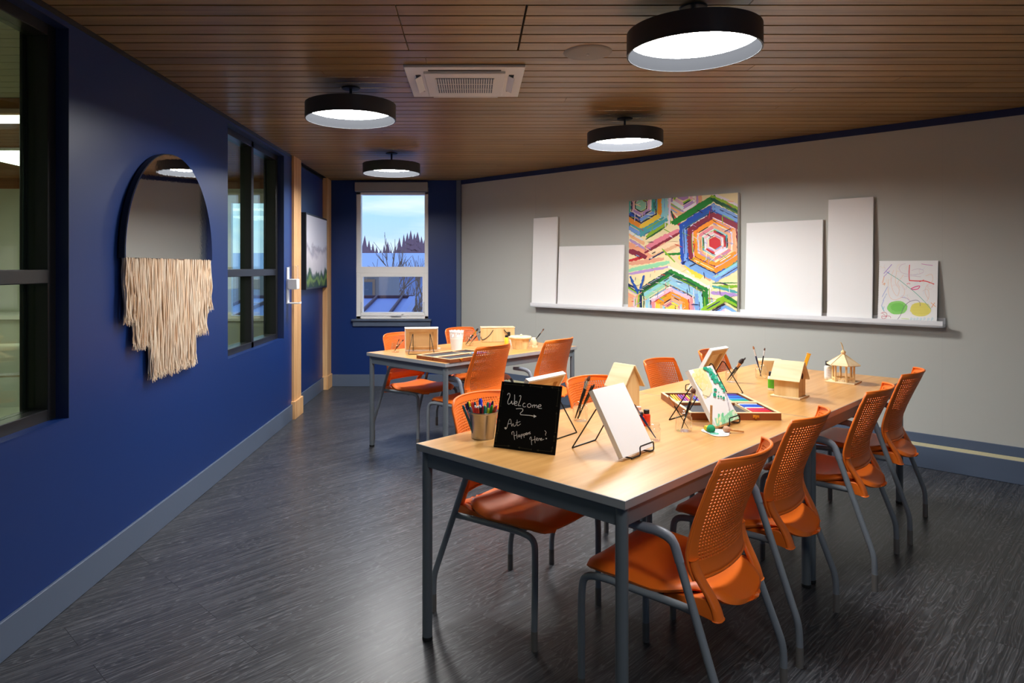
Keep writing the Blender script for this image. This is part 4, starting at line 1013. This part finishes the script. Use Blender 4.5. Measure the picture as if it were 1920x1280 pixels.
for i, (qx, qy, cn, cc, rad) in enumerate(mk):
    px, py = 860+qx*.0859, 730+qy*.0859; back = qy < 330
    ty = BY+(.028 if back else -.030); tip = atY(px, py, ty)
    bx = BX+(tip.x-BX)*.45; by = BY+(ty-BY)*.6; base = Vector((bx, by, TZ+.017)); d = (tip-base); Lm = d.length; 
    M = d.to_track_quat('Z', 'Y')
    o = bpy.data.objects.new('marker_pen', None); C.objects.link(o); o.location = base; o.rotation_euler = M.to_euler(); tag(o, '%s marker pen standing in the metal bucket' % cn, 'marker', 'marker pens in the bucket')
    mm = mat('marker_'+cn.replace(' ', '_'), srgb(*cc), .35); wt = 'white' in cn
    f = MB(); f.lathe([(rad*.95, 0), (rad*.95, Lm*.5)], 12, cap0=True); f.build('barrel', mm, o, smooth=40)
    f = MB(); f.lathe([(rad, Lm*.5), (rad, Lm-.014), (rad*.9, Lm-.006)], 12); f.lathe([(rad*.9, Lm-.006), (rad*.55, Lm), (.0002, Lm)], 12)
    f.build('cap', mm, o, smooth=40)
    if wt: f = MB(); f.lathe([(rad*.93, Lm-.007), (rad*.6, Lm+.001), (.0002, Lm+.001)], 12); f.build('end_plug', m_white, o, smooth=40)

# jars and brushes
def jar_mesh(f, R=.033, H=.078):
    f.lathe([(.001, .002), (R*.9, .002), (R, .008), (R, H*.68), (R*.96, H*.74), (R*.80, H*.82), (R*.80, H*.86), (R*.86, H*.88), (R*.86, H*.97), (R*.82, H), (R*.78, H*.985)], 32)
jars = {}
def jar(key, px, py, label, sc=1.0, Y=None):
    p = at(px, py, TZ); f = MB(); jar_mesh(f, .033*sc, .078*sc); o = f.build('glass_jar', m_jar, smooth=45, loc=(p.x, p.y, TZ)); tag(o, label, 'jar'); jars[key] = p; return p
def brush(key, bpx, tpx, label, r0=.0035, hm=m_handle, fm=m_silver, bm=m_brist, dy=0, bl=.018, fl=.028, bw=1.3, by=0, group=None):
    p = jars[key]; base = atY(bpx[0], bpx[1], p.y+by); base.z = TZ+.009
    tip = atY(tpx[0], tpx[1], p.y+dy); d = tip-base; L_ = d.length; q = d.to_track_quat('Z', 'Y').to_euler()
    o = bpy.data.objects.new('paint_brush', None); C.objects.link(o); o.location = base; o.rotation_euler = q; tag(o, label, 'paint brush', group)
    f = MB(); h = L_-bl-fl; f.lathe([(.0006, 0), (r0*.45, .004), (r0*.7, h*.4), (r0*1.25, h*.8), (r0, h)], 12, cap0=True); f.build('handle', hm, o, smooth=60)
    f = MB(); f.lathe([(r0*1.02, h-.002), (r0*1.08, h+fl*.5), (r0*bw, h+fl)], 12, cap1=True); f.build('ferrule', fm, o, smooth=60)
    f = MB(); f.lathe([(r0*bw*.97, h+fl), (r0*bw*1.15, h+fl+bl*.4), (r0*bw*.8, h+fl+bl*.8), (.0004, L_)], 12); f.build('bristles', bm, o, smooth=60)
    return o
jar('J1', 1088, 789, 'glass jar of brushes between the chalkboard sign and the blank white canvas')
brush('J1', (1078,790), (1105.5,704), 'thick brush with silver ferrule in the jar behind the chalkboard sign', .0062, fl=.034, bl=.024, bw=1.05)
brush('J1', (1084,788), (1099,707), 'thin brush leaning beside the thick brush in the jar behind the chalkboard sign', .003, bm=m_brist3, dy=.012)
brush('J1', (1082,789), (1114.5,720), 'dark tipped brush leaning furthest right in the jar behind the chalkboard sign', .0045, fm=m_handle, bm=m_brist2, dy=.004, bl=.012, bw=.9)
brush('J1', (1084,787), (1110,722), 'short black brush just left of the dark tipped one behind the blank canvas', .0035, fm=m_handle, bm=m_brist2, dy=-.012, bl=.010, bw=.9)
jar('J2', 1225, 826, 'glass jar half hidden by the right edge of the blank white canvas', .85)
brush('J2', (1230,827), (1187,757), 'dark blue handled brush poking out beside the blank white canvas', .0042, hm=m_bluehandle, dy=.01)
jar('J3', 1282, 808, 'glass jar of brushes standing left of the yellow and green canvas')
brush('J3', (1278,809), (1302,728), 'flat black brush with wide brown bristles in the jar left of the painted canvas', .0050, bl=.020, fl=.034, bw=1.7, bm=m_brist)
brush('J3', (1291,807), (1253,742), 'thin brush leaning left out of the jar left of the painted canvas', .0022, fm=m_copper, bm=m_brist3, by=.0, dy=-.01)
jar('J4', 1371, 716, 'glass jar holding the round dark powder brush behind the painted canvas')
brush('J4', (1363,718), (1394,672), 'round brush with a full dark head and copper ferrule', .0062, fm=m_copper, bm=m_brist2, bl=.036, fl=.026, bw=1.9)
brush('J4', (1368,717), (1398,670), 'thin brush behind the round dark headed brush', .003, dy=.03, bm=m_brist2)
jar('J5', 1427, 709, 'glass jar with two upright brushes near the gable birdhouse')
brush('J5', (1427.5,709), (1412,648.5), 'taller brush with a tan tip in the jar left of the gable birdhouse', .0042, hm=m_bluehandle, fm=m_white, bm=m_brist3, bl=.02, fl=.04, bw=1.1)
brush('J5', (1425,709), (1434,652), 'slimmer brush with a dark red tip in the jar left of the gable birdhouse', .0032, fm=m_white, bm=m_brist, dy=.01, bl=.016, fl=.03)
jar('R1', 741, 660, 'glass jar with fine brushes at the left end of the rear table', .95)
brush('R1', (741,659), (748.6,635), 'upright fine brush in the jar at the left end of the rear table', .0026, bm=m_brist2)
brush('R1', (739,659), (757,636), 'fine brush leaning right in the jar at the left end of the rear table', .003, bm=m_brist2)
jar('R2', 880, 648, 'glass jar behind the white cut out cup on the rear table', 1.1)
brush('R2', (873,647), (897,615), 'thick brush with a yellow ferrule leaning over the rear pastel box', .0062, fm=m_brass, bm=m_brist2, bl=.03, fl=.04)
brush('R2', (880,648), (901,621), 'slim brush leaning beside the yellow ferruled brush', .004, bm=m_brist2, dy=.01)
jar('R3', 1003, 647, 'glass jar behind the round pine box on the rear table', .9)
brush('R3', (998,647), (1020,616), 'single brush leaning right over the round pine box', .0042)

# paint bottles
def bottle(px, py, R, H, label, body, cap, lab=None, square=False, group=None):
    p = at(px, py, TZ); r = thing('paint_bottle', label, 'paint bottle', (p.x, p.y, TZ), .3)
    f = MB(); n = 28
    f.lathe([(R*.9, 0), (R, .003), (R, H*.66), (R*.92, H*.72), (R*.62, H*.76), (R*.62, H*.79)], n, cap0=True, cap1=True); f.build('bottle_body', body, r, smooth=40)
    f = MB(); f.lathe([(R*.74, H*.77), (R*.74, H*.985), (R*.68, H)], n, cap0=True, cap1=True); f.build('cap', cap, r, smooth=40)
    if lab:
        f = MB(); f.lathe([(R*1.01, H*.12), (R*1.01, H*.6)], n); f.build('label_sleeve', lab, r, smooth=40)
        f = MB()
        for k in range(4):
            a0 = -PI/2-.3-.3; z = H*(.5-.09*k); pts = [(R*1.02*math.cos(a0+.09*j-.3), R*1.02*math.sin(a0+.09*j-.3), z) for j in range(9-k % 2*3)]
            f.tube(pts, .0006, 3)
        f.build('printed_lines', m_slate, r)
    return r
m_red = mat('red_paint_bottle', srgb(228, 60, 28), .3); m_grn = mat('green_paint_bottle', srgb(84, 176, 40), .3); m_yl = mat('yellow_paint_bottle', srgb(238, 224, 70), .3); m_pk = mat('peach_paint_bottle', srgb(240, 200, 186), .35); m_lab = mat('pale_label', srgb(232, 236, 226), .5)
bottle(1212, 798, .0165, .068, 'orange red paint bottle with a black cap right of the blank white canvas', m_red, m_black)
bottle(1201, 799, .0150, .060, 'dark capped paint bottle peeking out behind the blank white canvas', m_red, m_black)
bottle(1197, 787, .0165, .058, 'pale pink capped paint bottle behind the blank white canvas', m_pk, m_pk)
bottle(1446.5, 731, .0185, .100, 'green paint bottle with a black cap left of the gable birdhouse', m_lab, m_black, m_grn)
bottle(1553, 710.5, .0215, .108, 'white paint bottle with a black cap left of the gazebo feeder', m_lab, m_black, m_white)
bottle(949.5, 645, .0175, .078, 'yellow paint bottle with a black cap on the rear table', m_yl, m_black)
bottle(959, 647, .015, .074, 'small white paint bottle with a black cap beside the yellow one', m_white, m_black)
# light sleeve on the green bottle
# palette and daubers
p = at(1344, 811, TZ)
o = bpy.data.objects.new('paint_palette', None); C.objects.link(o); o.location = (p.x, p.y, TZ); tag(o, 'small white wavy paint palette with daubers on it', 'palette')
f = MB(); n = 40; pts = []
for i in range(n):
    a = 2*PI*i/n; q = 1+.10*math.sin(3*a+.5)+.06*math.sin(5*a); pts.append((.052*q*math.cos(a), .066*q*math.sin(a), 0))
f.prism(pts, (0, 0, .004)); f.build('tray', m_white, o, bevel=.0015)
f = MB()
for (x, y) in ((-.022, -.03), (.018, -.036), (.026, .0), (.0, .03)): f.lathe([(.001, .0045), (.008, .0045), (.0105, .0062), (.012, .0045)], 18, (x, y, 0))
f.build('paint_well', m_white, o, smooth=60)
f = MB(); f.lathe([(.0003, .0058), (.014, .0056), (.0175, .0046)], 16, (-.020, -.030, 0)); f.build('paint_smear', mat('green_smear', srgb(70, 190, 160), .4), o)
m_stick = wood('dowel', srgb(224, 178, 120), srgb(206, 156, 98), (4, 4, 40), .5)
def dauber(base, tip, r0, c1, label):
    base = Vector(base); tip = Vector(tip); d = tip-base; L_ = d.length
    o = bpy.data.objects.new('sponge_dauber', None); C.objects.link(o); o.location = base; o.rotation_euler = d.to_track_quat('Z', 'Y').to_euler(); tag(o, label, 'sponge dauber', 'sponge daubers by the palette')
    f = MB(); f.lathe([(.0005, 0), (r0*.8, .001), (r0, .006), (r0, .014), (r0*.8, .022), (r0*.4, .028), (.0005, .029)], 20); f.build('sponge', c1, o, smooth=60)
    f = MB(); f.lathe([(.0048, .024), (.0048, L_)], 12, cap1=True); f.build('dowel_handle', m_stick, o, smooth=40)
m_sg = mat('green_sponge', srgb(24, 156, 108), .8); m_sy = mat('yellow_sponge', srgb(216, 204, 60), .8); m_sp = mat('mauve_sponge', srgb(206, 160, 128), .8)
b1 = at(1333, 809, TZ+.006); dauber(b1, b1+Vector((.003, .004, .105)), .0165, m_sg, 'green tipped sponge dauber standing upright on the palette')
b2 = at(1357, 803.5, TZ+.0175); e2 = at(1394, 808.5, TZ+.006); dauber(b2, e2, .0125, m_sp, 'yellow and mauve sponge dauber lying across the right of the palette')
b3 = at(1322, 802.5, TZ+.0155); e3 = at(1352, 799, TZ+.01); dauber(b3, e3, .0105, m_sy, 'yellow green sponge dauber lying behind the palette')

# pastel boxes
def stick_col(i): return [(40,90,200),(60,150,220),(30,170,150),(90,190,90),(200,210,60),(240,190,40),(236,120,40),(214,40,50),(200,50,120),(130,60,160),(90,60,40),(230,230,230)][i % 12]
stick_mats = [mat('pastel_%s' % n_, srgb(*stick_col(i)), .6) for i, n_ in enumerate(('blue','sky','teal','green','lime','yellow','orange','red','pink','violet','brown','white'))]
def art_box(loc, rz, W, D, label, where, full=True):
    r = thing('pastel_box', label, 'art box', loc, rz); h = .030 if full else .024; t = .012
    for nm, y0, y1 in (('lower_case', -D/2, -.004), ('lid_case', .004, D/2)):
        f = MB(); f.box(-W/2, W/2, y0, y0+t, 0, h); f.box(-W/2, W/2, y1-t, y1, 0, h); f.box(-W/2, -W/2+t, y0+t, y1-t, 0, h); f.box(W/2-t, W/2, y0+t, y1-t, 0, h); f.box(-W/2+t, W/2-t, y0+t, y1-t, 0, .006)
        g = f.build(nm, m_box, r, bevel=.001)
        f = MB(); e = .0004; f.box(-W/2-e, W/2+e, y0-e, y0+t, h, h+.003); f.box(-W/2-e, W/2+e, y1-t, y1+e, h, h+.003); f.box(-W/2-e, -W/2+t, y0+t, y1-t, h, h+.003); f.box(W/2-t, W/2+e, y0+t, y1-t, h, h+.003); f.build('pale_lip', m_boxlip, g)
        f = MB(); f.box(-W/2+t, W/2-t, y0+t, y1-t, .006, .0192); f.build('foam_tray', m_tray, g)
        f = MB(); f.box(W*.20, W*.20+.005, y0+t, y1-t, .019, h); f.build('divider', m_boxlip, g)
    for x in (-W*.28, W*.22):
        f = MB(); f.box(x-.014, x+.014, -D/2-.004, -D/2, .012, .024); f.lathe([(.001, 0), (.006, 0), (.006, .003)], 12, (x, -D/2-.003, .011), M=Matrix.Rotation(PI/2, 4, 'X')); f.build('clasp', m_brass, r, bevel=.001)
    f = MB(); f.tube([(-W/2+.02, 0, h), (W/2-.02, 0, h)], .0035, 8); f.build('hinge', m_brass, r)
    M = Matrix.Translation(loc) @ Matrix.Rotation(rz, 4, 'Z')
    def stick(x0, y0, x1, y1, rad, mi, nm, lb, z=None):
        a_ = M @ Vector((x0, y0, .0195+rad)); b_ = M @ Vector((x1, y1, .0195+rad)); d = b_-a_
        f = MB(); f.lathe([(rad*.85, 0), (rad, .002), (rad, d.length-.002), (rad*.85, d.length)], 8, cap0=True, cap1=True)
        o = f.build(nm, stick_mats[mi], smooth=40, loc=a_, rot=d.to_track_quat('Z', 'Y').to_euler())
        tag(o, lb, 'pastel stick' if nm == 'pastel_stick' else 'pencil', lb)
    y0 = -D/2+t
    hw = D/2-2*t-.012
    n = 10 if full else 6
    for i in range(n):     # chalk sticks in the narrow compartment
        x = W*.20+.012; xx = W/2-t-.008; yy = y0+.012+hw*(i+.5)/n*.98
        stick(x, yy, xx, yy, .0052, [7, 7, 7, 8, 7, 11, 0, 0, 0, 11][i] if full else [2, 8, 11, 0, 9, 1][i], 'pastel_stick', 'chalk pastel stick lying in the narrow tray of the %s open box' % where)
    for i in range(14 if full else 8):
        x = -W/2+t+.010+i*.0125; yy = .004+t+.010
        if full: stick(x, yy, x+.02, yy+hw-.02, .0040, [5, 5, 6, 9, 9, 8, 5, 10, 0, 9, 4, 10, 6, 9][i], 'colour_pencil', 'colour pencil lying in the lid of the front open box')
    for i in range(12 if full else 0):
        yy = .004+t+.012+(hw-.01)*i/11
        stick(W*.20+.012, yy, W/2-t-.01, yy, .0042, [3, 3, 2, 2, 1, 1, 0, 0, 1, 0, 9, 0][i], 'pastel_stick', 'blue or green pastel stick in the lid of the front open box')
    return r
art_box(Vector((1.143, 3.237, TZ)), math.radians(-1), .395, .495, 'large open wooden pastel box behind the painted canvas', 'front')
art_box(Vector((-.115, 5.095, TZ)), math.radians(45), .50, .36, 'open wooden pastel box on the rear table', 'rear', False)

# birdhouses
def birdhouse(loc, rz, bw, bd, wall_h, ridge_h, roof_half, eave_z, roof_len, base, label, hole=True):
    """gable faces -y; ridge runs along y"""
    r = thing('birdhouse', label, 'birdhouse', loc, rz); z0 = .006 if base else 0
    f = MB(); apex = ridge_h-.012
    f.prism([(-bw/2, -bd/2, z0), (bw/2, -bd/2, z0), (bw/2, -bd/2, wall_h), (0, -bd/2, apex), (-bw/2, -bd/2, wall_h)], (0, bd, 0)); f.build('body', m_pine, r, bevel=.0008)
    for s in (-1, 1):
        f = MB(); d = Vector((s*roof_half, 0, eave_z-ridge_h)); nrm = Vector((-d.z*s, 0, d.x*s)).normalized()*.006*(1)
        f.obox(Vector((0, -roof_len/2-.0, ridge_h-.006)), d, (0, roof_len, 0), nrm if nrm.z > 0 else -nrm); f.build('roof_panel', m_pine2, r, bevel=.0008)
    if base: f = MB(); f.box(-base[0]/2, base[0]/2, -base[1]/2, base[1]/2, 0, .007); f.build('base_plate', m_pine2, r, bevel=.0008)
    if hole:
        f = MB(); f.lathe([(.0003, 0), (.0160, 0)], 24, (0, -bd/2-.0006, wall_h*1.0), M=Matrix.Rotation(PI/2, 4, 'X')); f.build('entrance_hole', mat('hole_dark', srgb(70, 38, 22), .9), r)
        f = MB(); f.tube([(0, -bd/2, wall_h*.62), (0, -bd/2-.02, wall_h*.62)], .0025, 8)
    return r
birdhouse(Vector((.712, 3.245, TZ)), math.atan2(.585, .81), .092, .10, .125, .213, .068, .110, .125, None, 'tall narrow pine birdhouse behind the blank white canvas', hole=False)
birdhouse(Vector((1.632, 3.552, TZ)), math.radians(46), .098, .122, .110, .186, .072, .092, .148, (.138, .148), 'pine birdhouse with a gable roof and round hole on a base plate')
# gazebo feeder
gx, gy = 2.147, 3.995
r = thing('gazebo_feeder', 'wooden gazebo bird feeder with a pointed roof and cord', 'bird feeder', (gx, gy, TZ), math.radians(47))
f = MB(); f.box(-.078, .078, -.078, .078, 0, .007); f.build('base_plate', m_pine2, r, bevel=.0008)
hexa = [(math.cos(PI/3*k+PI/6), math.sin(PI/3*k+PI/6)) for k in range(6)]
for k in range(6):
    x, y = hexa[k]; f = MB(); f.tube([(x*.056, y*.056, .007), (x*.056, y*.056, .11)], .006, 4); f.build('post', m_pine, r)
f = MB()
for k in range(6):
    a_ = Vector((hexa[k][0]*.056, hexa[k][1]*.056, 0)); b_ = Vector((hexa[(k+1) % 6][0]*.056, hexa[(k+1) % 6][1]*.056, 0))
    f.obox(a_+Vector((0,0,.020)), b_-a_, (a_+b_)*.03, (0, 0, .008)); 
    for t in (.2, .4, .6, .8): q = a_.lerp(b_, t); f.tube([(q.x, q.y, .007), (q.x, q.y, .022)], .002, 5)
    f.obox(a_+Vector((0,0,.098)), b_-a_, (a_+b_)*.03, (0, 0, .012))
f.build('railing', m_pine, r)
f = MB(); rh = [(x*.090, y*.090, .104) for x, y in hexa]; ap = f.vv((0, 0, .168)); k0 = f.vv(*rh); k1 = f.vv(*[(x, y, z-.004) for x, y, z in rh])
for k in range(6): f.face((k0+k, k0+(k+1) % 6, ap)); f.face((k1+k, k1+(k+1) % 6, k0+(k+1) % 6, k0+k))
f.face([k1+k for k in range(6)][::-1]); f.build('roof', m_pine2, r)
f = MB()
for k in range(6): f.tube([Vector(rh[k])+Vector((0,0,.0005)), (0, 0, .1685)], .0016, 5)
f.build('roof_rib', m_pine, r)
f = MB(); f.lathe([(.001, .160), (.008, .162), (.013, .170), (.013, .176), (.008, .183), (.001, .186)], 20); f.build('knob', m_pine, r, smooth=50)
f = MB(); f.tube(cat([(0, 0, .184), (-.002, .002, .205), (-.008, .008, .225), (-.013, .012, .231), (-.010, .008, .222), (-.003, .004, .20), (0, .002, .184)], 5), .0022, 6); f.build('hanging_cord', m_rope, r, smooth=60)
# curved pine crate behind the brushes
p = at(1442, 701, TZ)
def round_box(loc, R, H, label, lid=.006, sq=.8, rz=0, name='pine_box'):
    r = thing(name, label, 'box', loc, rz); f = MB(); n = 32
    def ring(k, z): return [(R*k*math.cos(2*PI*j/n), R*k*sq*math.sin(2*PI*j/n), z) for j in range(n)]
    f.prism(ring(.93, 0), (0, 0, H-.008)); f.build('box_body', m_pine, r, smooth=40)
    f = MB(); f.prism(ring(1.0, H-.012), (0, 0, .012)); f.build('lid', m_pine2, r, smooth=40, bevel=.001)
    return r
round_box(Vector((1.845, 4.30, TZ)), .075, .092, 'rounded pine box behind the two upright brushes', name='rounded_box')
q = at(976, 655, TZ)
r = thing('pine_trinket_box', 'small pale pine box with tapered sides on the rear table', 'box', (q.x, q.y+.06, TZ), .2)
f = MB(); n = 8
f.lathe([(.062, 0), (.080, .075), (.094, .090)], n, cap0=True, cap1=True); f.build('box_body', m_pine, r)
f = MB(); f.lathe([(.098, .088), (.098, .098), (.090, .104)], n, cap0=True, cap1=True); f.build('lid', m_pine2, r, bevel=.002)
f = MB(); f.ball((.01, .0, .111), .010); f.build('knob', m_pine2, r, smooth=60)
q = at(1000, 651, TZ); o = MB(); o.box(-.028, .028, -.02, .02, 0, .018); o.lathe([(.024, .018), (.030, .045), (.022, .070), (.012, .082), (.001, .084)], 16); o = o.build('wooden_bird', m_pine2, smooth=45, loc=(q.x, q.y, TZ), rot=(0, 0, .6)); tag(o, 'small carved pine ornament right of the tapered pine box', 'ornament')
# pine caddy with black straps on the rear table
q = at(933, 641, TZ); r = thing('pine_caddy', 'pine board box with two curved black handles on the rear table', 'box', (q.x, q.y+.05, TZ), math.radians(5))
f = MB(); Wc_ = .30; f.box(-Wc_/2, Wc_/2, -.05, .05, 0, .125); f.build('box_body', m_pine, r, bevel=.003)
f = MB(); f.box(-Wc_/2-.004, Wc_/2+.004, -.055, .055, .125, .133); f.build('top_board', m_pine2, r, bevel=.002)
f = MB(); f.tube(cat([(-.045, -.054, .108), (-.075, -.058, .065), (-.12, -.060, .030), (-.147, -.058, .026), (-.156, -.056, .05)], 6), .0048, 8, flat=.6); f.build('strap_handle', m_rubber, r, smooth=60)
f = MB(); f.tube(cat([(.055, -.056, .112), (.065, -.060, .095), (.085, -.062, .080), (.10, -.060, .078)], 6), .0048, 8, flat=.6); f.box(.086, .108, -.068, -.052, .055, .090); f.build('strap_handle', m_rubber, r, smooth=60)
# white cup with cut-outs
q = at(856, 655, TZ); r = thing('white_cup', 'tall white tapered cup with a scalloped rim and cut outs on the rear table', 'cup', (q.x, q.y, TZ))
f = MB(); n = 48; rows = [0, .03, .06, .09, .105, .112, .12, .128, .135, .143, .150]
def cr_(z): return .043+(.060-.043)*z/.155
ids = []
for i, z in enumerate(rows): ids.append(f.vv(*[(cr_(z)*math.cos(2*PI*j/n), cr_(z)*math.sin(2*PI*j/n), z+(.006*abs(math.sin(2*PI*j/n*6)) if i == len(rows)-1 else 0)) for j in range(n)]))
for i in range(len(rows)-1):
    for j in range(n):
        cut = (i in (5, 6) and j % 6 in (1, 2)) or (i == 7 and j % 6 in (0, 3)) or (i == 4 and j % 12 == 7)
        if not cut: f.face((ids[i]+j, ids[i]+(j+1) % n, ids[i+1]+(j+1) % n, ids[i+1]+j))
f.face([ids[0]+j for j in range(n)][::-1]); o = f.build('cup_wall', m_white, r, smooth=50); md = o.modifiers.new('t', 'SOLIDIFY'); md.thickness = .0015
f = MB(); f.lathe([(cr_(.09)+.001, .088), (cr_(.09)+.002, .091), (cr_(.09)+.001, .094)], 48); f.build('bead_line', m_white2, r, smooth=60)
# eraser and yellow stick
q = at(821, 654, TZ); o = MB(); o.box(-.022, .022, -.008, .008, 0, .010); o = o.build('white_eraser', m_white, bevel=.002, loc=(q.x, q.y, TZ), rot=(0, 0, .1)); tag(o, 'little white eraser block right of the rear canvas', 'eraser')
a_ = Vector((1.735, 3.70, TZ+.001)); b_ = Vector((1.785, 3.665, .942)); d = b_-a_
o = bpy.data.objects.new('yellow_glue_tube', None); C.objects.link(o); o.location = a_; o.rotation_euler = d.to_track_quat('Z', 'X').to_euler(); tag(o, 'bright yellow paint stick poking up behind the gable birdhouse', 'paint stick')
f = MB(); f.box(-.009, .009, -.004, .004, 0, d.length); f.build('shaft', mat('yellow_plastic', srgb(246, 180, 30), .35), o, bevel=.002)
f = MB(); f.box(-.011, .011, -.005, .005, d.length, d.length+.006); f.build('end_cap', mat('amber_plastic', srgb(240, 160, 20), .35), o, bevel=.002)
